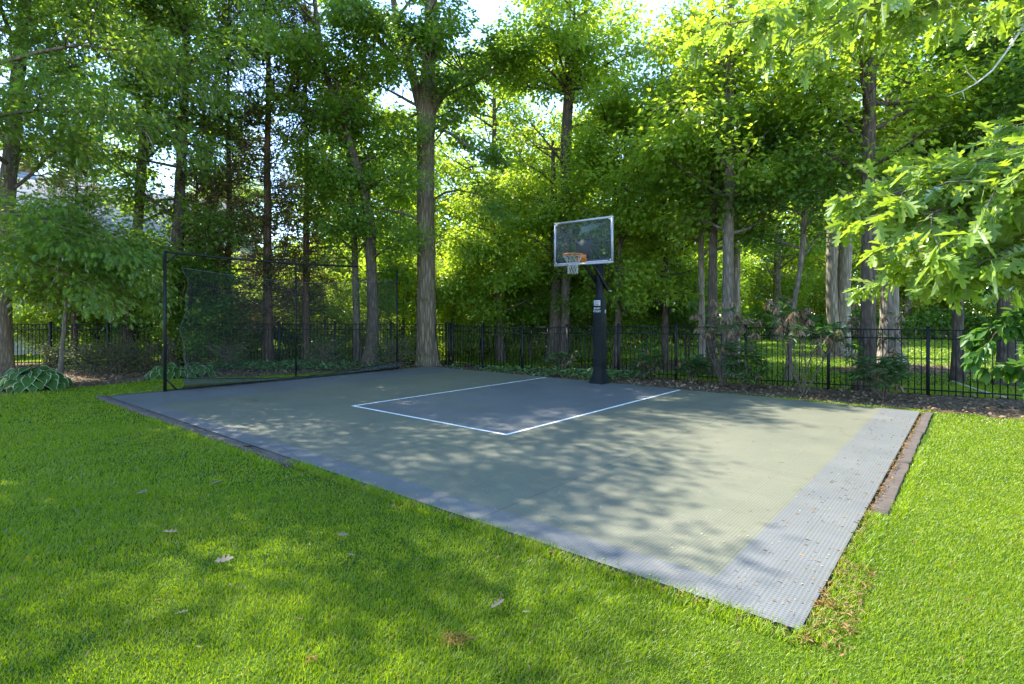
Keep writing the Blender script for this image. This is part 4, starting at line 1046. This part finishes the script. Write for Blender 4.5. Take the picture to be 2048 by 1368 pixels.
# bare dead branch
q = [P(2080, 10, 4.6), P(2040, 62, 4.55), P(2015, 100, 4.5), P(1985, 140, 4.45), P(1955, 165, 4.4), P(1925, 182, 4.35), P(1895, 193, 4.3)]
tb = Tubes(); tb.add(np.array(q)-q[0], np.linspace(0.011, 0.002, 7), 6)
tb.add(np.array([q[4], P(1935, 145, 4.4), P(1930, 130, 4.42)])-q[0], np.array([0.004, 0.003, 0.0015]), 5); tb.add(np.array([q[5], P(1930, 200, 4.34)])-q[0], np.array([0.003, 0.0015]), 5)
tb.add(np.array([q[0], P(2140, -120, 4.8), (5.2, 4.85, 4.8)])-q[0], np.array([0.011, 0.014, 0.016]), 6)
ob = tb.build('dead_branch', M['pale_stick']); ob.location = q[0]; tag(ob, 'bare pale dead branch slanting down among the oak leaves at upper right', 'branch')

# ------------------------------------------------------------------ rhododendrons along the right fence
def rhodo(px, py, h, spread, nst, dry, nwh, label, seed, low=0.25, lsz=0.165):
    g = G(px, py); base = (g[0], g[1], float(terrain(*g))); rng = np.random.default_rng(seed)
    e = empty('rhododendron', base, label, 'shrub', 'rhododendrons along the fence'); tb = Tubes(); tips = []
    for k in range(nst):
        az = k*2.4+rng.uniform(-0.3, 0.3); d = norm(np.array([math.cos(az)*spread, math.sin(az)*spread*0.6, h])+rng.normal(0, 0.1, 3))
        pa = branch_path((0, 0, -0.03), d, h*rng.uniform(0.75, 1.15), 7, 0.15, 0.10, rng); tb.add(pa, np.linspace(0.016, 0.006, 8), 5)
        for j in range(5):
            t = rng.uniform(low, 1); q = at(pa, np.array([t]))[0]
            sp = branch_path(q, norm(d+rng.normal(0, 0.55, 3)), h*rng.uniform(0.12, 0.32), 4, 0.2, 0.15, rng); tb.add(sp, np.linspace(0.007, 0.003, 5), 4); tips.append((sp[-1], norm(sp[-1]-sp[-2])))
        tips.append((pa[-1], norm(pa[-1]-pa[-2])))
    tb.build('stem', M['twig'], e)
    pos = []; dd = []; mi = []
    for w in range(int(nwh*1.2)):
        p, t = tips[w % len(tips)] if w < len(tips) else tips[rng.integers(len(tips))]
        isdry = rng.uniform() < dry; n = rng.integers(7, 12)
        p = p+rng.normal(0, 0.03, 3)*(1 if w < len(tips) else 3)
        for a in range(n):
            an = a/n*6.283+rng.uniform(-.2, .2); v = np.array([math.cos(an), math.sin(an), rng.uniform(-1.8, -0.5) if isdry else rng.uniform(-0.4, 0.5)])
            pos.append(p+rng.normal(0, 0.012, 3)); dd.append(v); mi.append(int(isdry))
    pos = np.array(pos); N = len(pos)
    leaves('foliage', T_LANCE, pos, np.array(dd), np.array([0, 0, 1.0])+rng.normal(0, 0.35, (N, 3)), lsz*rng.uniform(0.7, 1.2, N), [M['rhodo'], M['rhodo_dry']], midx=np.array(mi), parent=e)
rhodo(1606, 791, 1.75, 0.75, 9, 0.42, 75, 'tallest rhododendron, straggly bare stems topped by green and dried brown leaves', 71, 0.62)
rhodo(1765, 800, 0.95, 0.5, 7, 0.06, 70, 'low dense green rhododendron in front of the dark oak trunk', 72, 0.3)
rhodo(1490, 778, 1.0, 0.6, 7, 0.05, 60, 'green rhododendron just right of the straight grey tree', 73, 0.25)
rhodo(1445, 772, 1.75, 0.75, 8, 0.75, 55, 'mostly dried rhododendron with hanging brown leaves round the straight grey tree', 74, 0.45)
rhodo(1384, 766, 0.65, 0.35, 6, 0.05, 40, 'small green rhododendron left of the paired dim trunks', 75, 0.2)
rhodo(1285, 758, 0.75, 0.35, 6, 0.10, 38, 'small rhododendron right of the padded pole', 76, 0.4)
rhodo(1120, 752, 0.7, 0.3, 5, 0.35, 22, 'little rhododendron with one dried tuft left of the padded pole', 77, 0.5)
rhodo(1740, 770, 1.7, 0.5, 5, 0.85, 26, 'thin rhododendron stems with dried leaves by the pale flared trunk', 78, 0.6)

# ------------------------------------------------------------------ hostas
def hosta(px, py, n, rad, h, lsz, label, seed):
    g = G(px, py); rng = np.random.default_rng(seed); base = (g[0], g[1], float(terrain(*g)))
    e = empty('hosta', base, label, 'plant', 'hostas by the left fence')
    ny, nx = 7, 6; V0 = []; 
    for j in range(ny+1):
        t = j/ny; w = 0.44*math.sin(math.pi*min(1, (t*0.94+0.06))**0.75)
        if j == ny: w = 0.0
        for i in range(nx+1):
            s2 = (-1, -0.87, -0.45, 0, 0.45, 0.87, 1)[i]; V0.append((s2*w, t, -0.45*t*t+0.10*abs(s2)*w*2+0.02*math.sin(t*20)*abs(s2)))
    V0 = np.array(V0); F = []; rim = []
    for j in range(ny):
        for i in range(nx):
            F.append([j*(nx+1)+i, j*(nx+1)+i+1, (j+1)*(nx+1)+i+1, (j+1)*(nx+1)+i]); rim.append(int(i in (0, nx-1)))
    mb_rim = np.tile(np.array(rim), n)
    tb = Tubes(); pos = []; dd = []; nr = []
    for k in range(n):
        f = (k+0.5)/n; az = k*2.39996; rr = rad*math.sqrt(f)*0.75; z = h*(1-0.75*f**1.3)*rng.uniform(0.85, 1.1)
        p = np.array([rr*math.cos(az), rr*math.sin(az)*0.8, z]); pos.append(p)
        dd.append((math.cos(az), math.sin(az)*0.9-0.35, rng.uniform(-0.45, 0.1)-0.35*f)); nr.append(np.array([0.25*math.cos(az), 0.25*math.sin(az)-0.4, 1])+rng.normal(0, 0.15, 3))
        tb.add(np.array([(0.03*math.cos(az), 0.03*math.sin(az), -0.02), p*0.6+np.array([0, 0, 0.05]), p]), np.array([0.009, 0.007, 0.006]), 4)
    tb.build('stalk', M['hosta'], e)
    T = (V0, F); N = n
    d = norm(np.array(dd)); x = norm(np.cross(d, np.array(nr))); nn = np.cross(x, d); s = lsz*rng.uniform(0.75, 1.2, N).reshape(-1, 1, 1)
    V = np.array(pos)[:, None]+s*(V0[None, :, 0:1]*x[:, None]+V0[None, :, 1:2]*d[:, None]+V0[None, :, 2:3]*nn[:, None])
    k = len(V0); tl = np.array(F).ravel(); loops = (tl[None]+(np.arange(N)*k)[:, None]).ravel()
    build('foliage', V.reshape(-1, 3), loops=loops, sizes=np.full(N*len(F), 4), mats=[M['hosta'], M['hosta_rim']], midx=mb_rim, parent=e, smooth=True)
hosta(62, 778, 58, 0.82, 0.46, 0.27, 'large hosta with broad white edged leaves at the left edge of the lawn', 81)
hosta(330, 756, 26, 0.50, 0.32, 0.24, 'hosta clump with narrow pale edges beside the left net post', 82)
hosta(392, 752, 24, 0.50, 0.30, 0.22, 'smaller hosta clump seen through the lower left of the net', 83)

# ------------------------------------------------------------------ house behind the trees on the left
def house():
    A = np.array([-25.0, 25.0, 0]); B = np.array([-18.2, 33.8, 0]); d = (B-A)/np.linalg.norm(B-A); L = np.linalg.norm(B-A); n = np.array([d[1], -d[0], 0]); up = np.array([0, 0, 1.0])
    A = A-d*12; L += 12
    e = empty('house', A, 'pale shingled house showing through the trees at upper left', 'house'); zr, ze, hw = 8.6, 4.4, 5.2
    sid = NT('siding'); v = sid.coord(); s = sid.new('ShaderNodeSeparateXYZ'); sid.link(v, s.inputs[0]); fr = sid.math('FRACT', sid.math('MULTIPLY', s.outputs['Z'], 6.5)); c = sid.ramp(fr, [(0.0, (0.28, 0.27, 0.24)), (0.12, (0.55, 0.53, 0.48))]); sid.link(c, sid.p.inputs['Base Color']); sid.p.inputs['Roughness'].default_value = 0.7
    sh = NT('roof_shingle'); v = sh.coord(); s = sh.new('ShaderNodeSeparateXYZ'); sh.link(v, s.inputs[0]); fr = sh.math('FRACT', sh.math('MULTIPLY', s.outputs['Z'], 4.5)); nz = sh.noise(v, 3, 4)
    c = sh.ramp(sh.math('ADD', sh.math('MULTIPLY', fr, 0.6), sh.math('MULTIPLY', nz, 0.4)), [(0.1, (0.10, 0.10, 0.10)), (0.35, (0.24, 0.235, 0.23)), (0.8, (0.34, 0.33, 0.32))]); sh.link(c, sh.p.inputs['Base Color']); sh.p.inputs['Roughness'].default_value = 0.6
    mb = MB(); c0 = d*L/2
    a = [d*0+n*hw, d*L+n*hw, d*L-n*hw, d*0-n*hw]
    V = [p for p in a]+[p+up*ze for p in a]+[up*(zr-0.12), d*L+up*(zr-0.12)]
    mb.add(V, [[0,1,5,4],[1,2,6,9,5],[2,3,7,6],[3,0,4,8,7]]); mb.build('wall', sid.m, e)
    mb = MB(); ov = 0.45; sl = (zr-ze)/hw
    for sgn in (1, -1):
        p0 = -d*ov+up*zr; p1 = d*(L+ov)+up*zr; q1 = d*(L+ov)+n*sgn*(hw+ov)+up*(ze-sl*ov); q0 = -d*ov+n*sgn*(hw+ov)+up*(ze-sl*ov); t = up*0.16
        mb.add([p0, p1, q1, q0, p0-t, p1-t, q1-t, q0-t], [[0,1,2,3],[7,6,5,4],[3,2,6,7],[0,3,7,4],[1,5,6,2]])
    mb.build('roof', sh.m, e)
    wm = simple('window_glass', (0.03, 0.04, 0.05), 0.1); wf = simple('window_frame', (0.7, 0.7, 0.67), 0.5)
    for s_ in (3.5, 7.5, 12.0, 16.5, 20.0):
        mb = MB(); c = d*s_+n*(hw+0.03)+up*2.4
        for k in (-1, 1): mb.box(c+d*k*0.62, d*0.05, n*0.04, up*0.85); mb.box(c+up*k*0.8, d*0.57, n*0.04, up*0.05)
        mb.box(c, d*0.57, n*0.03, up*0.03)
        w = mb.build('window', wf, e); mb = MB(); mb.box(c-n*0.015, d*0.57, n*0.01, up*0.75); mb.build('pane', wm, w)
    mb = MB(); mb.box(d*14-n*1.0+up*8.6, d*0.5, n*0.4, up*1.0); mb.build('chimney', simple('brick', (0.25, 0.12, 0.08), 0.9, noise=0.3, nscale=20), e)
house()

# pale garden bench glimpsed through the fence right of the oak, grey board posts
g = (-3.05+0.6, 24.5)
def bench():
    x, y = (893-1024)/F_PX*24.0, 24.0
    e = empty('garden_bench', (x, y, float(terrain(x, y))), 'pale bench glimpsed through the fence right of the thick oak', 'bench'); m = simple('bench_paint', (0.55, 0.56, 0.6), 0.6); up = np.array([0, 0, 1.0]); X = np.array([1.0, 0, 0]); Yv = np.array([0, 1.0, 0])
    mb = MB(); [mb.box(up*0.44+Yv*q, X*0.75, Yv*0.06, up*0.018) for q in (-0.15, 0, 0.15)]; mb.build('seat', m, e)
    mb = MB(); [mb.box(up*q+Yv*0.24, X*0.75, Yv*0.015, up*0.05) for q in (0.58, 0.72, 0.86)]; mb.build('backrest', m, e)
    for sx in (-0.65, 0.65):
        for sy in (-0.18, 0.22):
            mb = MB(); mb.box(X*sx+Yv*sy+up*0.21, X*0.03, Yv*0.03, up*(0.215)); mb.build('leg', m, e)
bench()

# ------------------------------------------------------------------ ground cover, litter, sticks, fallen leaves
def ground_cover():
    rng = np.random.default_rng(33)
    pts = []
    for (px, py, sx, sy, n) in ((560, 737, 1.3, 0.5, 1500), (640, 738, 1.2, 0.4, 900), (1150, 752, 0.8, 0.25, 600), (1215, 757, 0.8, 0.25, 500), (990, 743, 0.9, 0.25, 500), (480, 737, 1.0, 0.4, 600), (880, 737, 0.5, 0.2, 260)):
        g = G(px, py); pts.append(np.stack([g[0]+rng.normal(0, sx, n), g[1]+rng.normal(0, sy, n)], -1))
    p = np.concatenate(pts); u, v = uv_of(p[:, 0], p[:, 1]); p = p[~((u > -12.8) & (v < 8.62))]; N = len(p)
    pos = np.stack([p[:, 0], p[:, 1], terrain(p[:, 0], p[:, 1])+rng.uniform(0.03, 0.22, N)], -1)
    d = rng.normal(0, 1, (N, 3)); d[:, 2] = rng.normal(0, 0.3, N)
    o = leaves('ground_cover', T_OVAL, pos, d, np.array([0, -0.2, 1.0])+rng.normal(0, 0.35, (N, 3)), rng.uniform(0.06, 0.13, N), [M['ground_cover']])
    tag(o, 'low leafy ground cover along the feet of the fences', 'ground cover', kind='stuff')
ground_cover()
def litter():
    rng = np.random.default_rng(34); N = 60000
    x = rng.uniform(-14, 16, N); y = rng.uniform(8, 22, N)
    u, v = uv_of(x, y); ok = ~lawn_mask(x, y) & ~((u > -12.9) & (u < 0.3) & (v > -0.3) & (v < 8.58)); x, y = x[ok], y[ok]; N = len(x)
    pos = np.stack([x, y, terrain(x, y)+0.012+rng.uniform(0, 0.02, N)], -1); d = rng.normal(0, 1, (N, 3)); d[:, 2] *= 0.25
    o = leaves('leaf_litter', T_SIMPLE, pos, d, np.array([0, 0, 1.0])+rng.normal(0, 0.4, (N, 3)), rng.uniform(0.03, 0.09, N), [M['litter']])
    tag(o, 'brown mulch and dead leaves covering the beds along the fences', 'leaf litter', kind='stuff')
litter()
def specks():
    rng = np.random.default_rng(35); N = 5200
    u = rng.uniform(CU0+0.05, CU1-0.05, N); v = rng.uniform(0.05, CV1-0.05, N)
    cl = rng.uniform(size=N) < 0.25; v = np.where(cl, rng.uniform(0, 1.2, N), v)
    p = C0[None]+u[:, None]*U+v[:, None]*V_; pos = np.stack([p[:, 0], p[:, 1], np.full(N, 0.027)], -1)
    d = rng.normal(0, 1, (N, 3)); d[:, 2] *= 0.1
    o = leaves('seed_litter', T_SIMPLE, pos, d, np.array([0, 0, 1.0])+rng.normal(0, 0.2, (N, 3)), rng.uniform(0.005, 0.017, N), [M['specks']])
    tag(o, 'pale fallen seeds and blossom bits scattered over the court', 'litter', kind='stuff')
    tb = Tubes()
    for k in range(110):
        uu, vv = rng.uniform(CU0+0.2, -0.05), rng.uniform(0.1, CV1-0.2)
        if k > 60: uu = rng.uniform(-1.6, -0.05)
        q = court(uu, vv, 0.028); a = rng.uniform(0, 6.28); L_ = rng.uniform(0.02, 0.08)
        pa = np.array([q, q+np.array([math.cos(a), math.sin(a), 0.04])*L_*0.5+rng.normal(0, 0.006, 3)*[1, 1, 0], q+np.array([math.cos(a+0.3), math.sin(a+0.3), 0])*L_]); tb.add(pa, np.array([0.0015, 0.002, 0.001]), 4)
    o = tb.build('twig_litter', simple('tassel', (0.26, 0.15, 0.06), 0.9)); tag(o, 'small brown twigs and catkins strewn on the court', 'litter', kind='stuff')
specks()

def lawn_bits():
    rng = np.random.default_rng(55); xs = []; ys = []
    n = 1500; x = rng.uniform(-10, 9, n); y = 2.2+rng.uniform(0, 1, n)**1.4*9; u, v = uv_of(x, y)
    ok = lawn_mask(x, y) & ~((u > -13) & (u < 0.3) & (v > -0.3) & (v < 8.7)); xs.append(x[ok]); ys.append(y[ok])
    for (u0, u1, v0, v1, n) in ((0.005, 0.06, -0.1, 8.5, 900), (0.0, 0.22, -0.12, 1.1, 420), (-3.2, 0.1, -0.10, -0.01, 260), (-9, -3, -0.2, -0.05, 300), (-0.5, -0.02, 0.1, 8, 260)):
        uu = rng.uniform(u0, u1, n); vv = rng.uniform(v0, v1, n); q = C0[None]+uu[:, None]*U+vv[:, None]*V_; xs.append(q[:, 0]); ys.append(q[:, 1])
    x = np.concatenate(xs); y = np.concatenate(ys); N = len(x); u, v = uv_of(x, y); on = (u < 0) & (v > 0) & (u > -12.6)
    z = np.where(on, 0.026, 0.016+rng.uniform(0, 0.014, N))
    d = rng.normal(0, 1, (N, 3)); d[:, 2] *= 0.2
    o = leaves('garden_debris', T_LANCE, np.stack([x, y, z], -1), d, np.array([0, 0, 1.0])+rng.normal(0, 0.3, (N, 3)), rng.uniform(0.012, 0.045, N), [M['debris_bit']])
    tag(o, 'small orange-brown bits sunk in the grass and along the court edge', 'debris', kind='stuff')
M['debris_bit'] = leaf_mat('debris_bit', (0.12, 0.065, 0.022), (0.34, 0.22, 0.10), (0.2, 0.11, 0.03), 0.2, 0.02, 3)
lawn_bits()

def fallen(px, py, sz, label, seed, mat='dry_leaf', tm=T_OAK, z=0.045, rot=None):
    rng = np.random.default_rng(seed); g = G(px, py); T, F = tm
    V = T.copy(); V[:, 2] = 0.35*np.abs(V[:, 0])+0.25*(V[:, 1]-0.5)**2; V = (V-[0, 0.5, 0])*sz*0.75
    o = build('fallen_leaf', V, faces=F, mats=[M[mat]]); o.location = (g[0], g[1], z); o.rotation_euler = (rng.uniform(-0.3, 0.3), rng.uniform(-0.25, 0.25), rng.uniform(0, 6.28) if rot is None else rot)
    tag(o, label, 'leaf', 'fallen leaves')
fallen(447, 1134, 0.16, 'large pale curled leaf on the lawn below the timber edging, nearest its centre', 1, rot=-1.1)
fallen(340, 1076, 0.15, 'pale greenish branched leaf on the shaded left lawn', 2, rot=-1.3)
fallen(285, 995, 0.17, 'tan leaf pair on the shaded lawn left of centre', 3, rot=1.4)
fallen(434, 974, 0.12, 'narrow tan leaf on the lawn close to the timber edging', 4, rot=-1.2, tm=T_OVAL)
fallen(99, 1119, 0.07, 'small grey-brown oval leaf alone at the far left of the lawn', 5, tm=T_OVAL)
fallen(686, 1082, 0.12, 'brown leaf on the sunny lawn patch beside the court', 6, rot=1.3)
fallen(701, 1123, 0.09, 'small pale oval leaf just below the brown leaf on the sunny patch', 7, tm=T_OVAL, rot=1.2)
fallen(366, 1241, 0.09, 'reddish brown leaf low on the left lawn', 8)
fallen(461, 1184, 0.06, 'tiny yellowish leaf below the large pale curled leaf', 9)
fallen(995, 1225, 0.13, 'dark curled leaf on the sunny grass at bottom centre', 10)
fallen(136, 912, 0.12, 'pale leaf on the shaded lawn beyond the others at left', 11, rot=1.5)
fallen(498, 898, 0.22, 'dark dry leaf lying on the blue court border', 12, mat='litter', z=0.03, rot=1.2)
fallen(510, 804, 0.2, 'dark leaf on the green court near the net', 13, mat='litter', z=0.03, rot=1.3)
fallen(1052, 1240, 0.06, 'small yellow leaf at bottom centre of the lawn', 14)
# pale bamboo pole leaning by the right fence
a0 = np.array([*G(1905, 782), 0.22]); a1 = np.array([*G(2012, 800), 0.05])
mb = MB(); mb.tube([np.zeros(3), (a1-a0)*0.5+np.array([0, 0, -0.02]), a1-a0], 0.014, 7); o = mb.build('garden_stake', M['pale_stick'], smooth=True); o.location = a0; tag(o, 'pale wooden stake lying slanted along the foot of the fence at right', 'stake')
# orange needle clump on the grass
def clump(px, py, r_, n, label, seed):
    rng = np.random.default_rng(seed); g = G(px, py); N = n; a = rng.uniform(0, 6.28, N); rr = r_*np.sqrt(rng.uniform(0, 1, N))
    pos = np.stack([rr*np.cos(a), rr*np.sin(a)*0.7, rng.uniform(0.015, 0.04, N)], -1); d = rng.normal(0, 1, (N, 3)); d[:, 2] *= 0.15
    if 'dead_catkin' not in M: M['dead_catkin'] = leaf_mat('dead_catkin', (0.16, 0.085, 0.025), (0.32, 0.18, 0.06), (0.2, 0.11, 0.03), 0.2, 0.02)
    o = leaves('dead_grass_tuft', T_LANCE, pos, d, np.array([0, 0, 1.0])+rng.normal(0, 0.4, (N, 3)), rng.uniform(0.012, 0.03, N), [M['dead_catkin']]); o.location = (g[0], g[1], 0); tag(o, label, 'dead tuft', 'orange dead tufts')
clump(910, 1285, 0.085, 130, 'orange-brown dead tuft on the grass at bottom centre', 1)
clump(625, 1325, 0.03, 30, 'small orange tuft at the bottom left of centre', 2)
clump(1650, 1215, 0.06, 120, 'orange debris where the grass meets the near court corner', 3)

# ------------------------------------------------------------------ grass
def grass():
    rng = np.random.default_rng(40)
    P_, H_, W_ = [], [], []
    def zone(xr, yr, dens, h, w, cond=None):
        n = int((xr[1]-xr[0])*(yr[1]-yr[0])*dens); x = rng.uniform(*xr, n); y = rng.uniform(*yr, n)
        ok = (np.abs(x) < y*1.02+1.3)
        x, y = x[ok], y[ok]
        u, v = uv_of(x, y)
        edge = 0.03*np.sin(x*9)+0.02*np.sin(x*23+1)
        # grass creeps over the timber near the front corner
        near = np.clip((u+9.0)/3.8, 0, 1)
        lim_v = -0.18+near*(0.16+0.05*np.sin(u*5)+0.04*np.sin(u*13))+edge*near
        lim_u = 0.22-np.clip((3.4-v)/1.2, 0, 1)*(0.17+0.05*np.sin(v*6))+edge*0.6
        inside = (u > -12.98+edge*0.5) & (u < lim_u) & (v > lim_v) & (v < 8.56+edge)
        ok = lawn_mask(x, y) & ~inside; x, y = x[ok], y[ok]; n = len(x)
        patch = 0.75+0.35*np.sin(x*1.7+1.3*np.sin(y*2.1))*np.sin(y*1.9+0.8*np.sin(x*1.3))+0.2*rng.standard_normal(n)
        P_.append(np.stack([x, y, terrain(x, y)], -1)); H_.append(h*np.clip(patch, 0.72, 1.4)*rng.uniform(0.7, 1.2, n)); W_.append(w*rng.uniform(0.7, 1.3, n))
    zone((-4.6, 5.2), (2.0, 3.6), 15000, 0.034, 0.0036)
    zone((-6.4, 6.6), (3.6, 5.4), 9500, 0.035, 0.0045)
    zone((-9.8, 9.5), (5.4, 8.5), 4200, 0.036, 0.0065)
    zone((-13, 12.5), (8.5, 13), 1500, 0.045, 0.011)
    zone((-13, 6), (13, 18), 900, 0.045, 0.014)
    zone((-24, 26), (13, 22), 220, 0.05, 0.024)
    zone((-30, 36), (22, 36), 80, 0.06, 0.045)
    def strip(u0, u1, v0, v1, dens, h, w):
        n = int((u1-u0)*(v1-v0)*dens); uu = rng.uniform(u0, u1, n); vv = rng.uniform(v0, v1, n)
        keep = (0.5+0.5*np.sin(uu*7+2*np.sin(uu*3.1)+vv*9)+0.35*rng.standard_normal(n)) > 0.15
        uu, vv = uu[keep], vv[keep]; n = len(uu); q = C0[None]+uu[:, None]*U+vv[:, None]*V_
        P_.append(np.stack([q[:, 0], q[:, 1], np.full(n, 0.004)], -1)); H_.append(h*rng.uniform(0.6, 1.25, n)); W_.append(w*rng.uniform(0.7, 1.3, n))
    strip(-5.3, 0.05, -0.14, -0.008, 9000, 0.062, 0.0055)
    strip(-2.6, 0.02, -0.03, 0.035, 5000, 0.06, 0.005)
    strip(0.008, 0.16, -0.05, 2.3, 8000, 0.055, 0.0055)
    strip(0.17, 0.26, 2.3, 5.5, 5000, 0.05, 0.007)
    strip(-9.5, -5.2, -0.30, -0.13, 5000, 0.05, 0.008)
    p = np.concatenate(P_); h = np.concatenate(H_); w = np.concatenate(W_); N = len(p)
    az = rng.uniform(0, 6.283, N); lean = rng.uniform(0.15, 0.95, N)
    # mown lay of the lawn
    lx = np.cos(az)*lean+0.18; ly = np.sin(az)*lean+0.10*np.sin(p[:, 0])
    d = norm(np.stack([lx, ly, np.ones(N)], -1)); ba = az+rng.uniform(-0.9, 0.9, N)+1.57
    side = np.stack([np.cos(ba), np.sin(ba), np.zeros(N)], -1)*(w/2)[:, None]
    b0 = p-np.array([0, 0, 0.012]); mid = b0+d*(h*0.55)[:, None]; d2 = norm(d+np.stack([lx, ly, -0.35*np.ones(N)], -1)*0.5); tip = mid+d2*(h*0.6)[:, None]
    sp_ = 0.05+0.10*np.clip(np.sin(p[:, 0]*2.3+1.7*np.sin(p[:, 1]*1.1))*np.sin(p[:, 1]*2.9+0.6*p[:, 0]), 0, 1)
    straw = (rng.uniform(size=N) < sp_).astype(int)
    V = np.stack([b0-side, b0+side, mid+side*0.85, mid-side*0.85, tip], 1).reshape(-1, 3)
    base = (np.arange(N)*5)[:, None]
    loops = (base+np.array([[0, 1, 2, 3, 3, 2, 4]])).ravel(); sizes = np.tile([4, 3], N)
    o = build('lawn_grass', V, loops=loops, sizes=sizes, mats=[M['grass'], M['straw']], midx=np.repeat(straw, 2))
    tag(o, 'short bright green lawn grass around the court and beyond the fence', 'grass', kind='stuff')

grass()
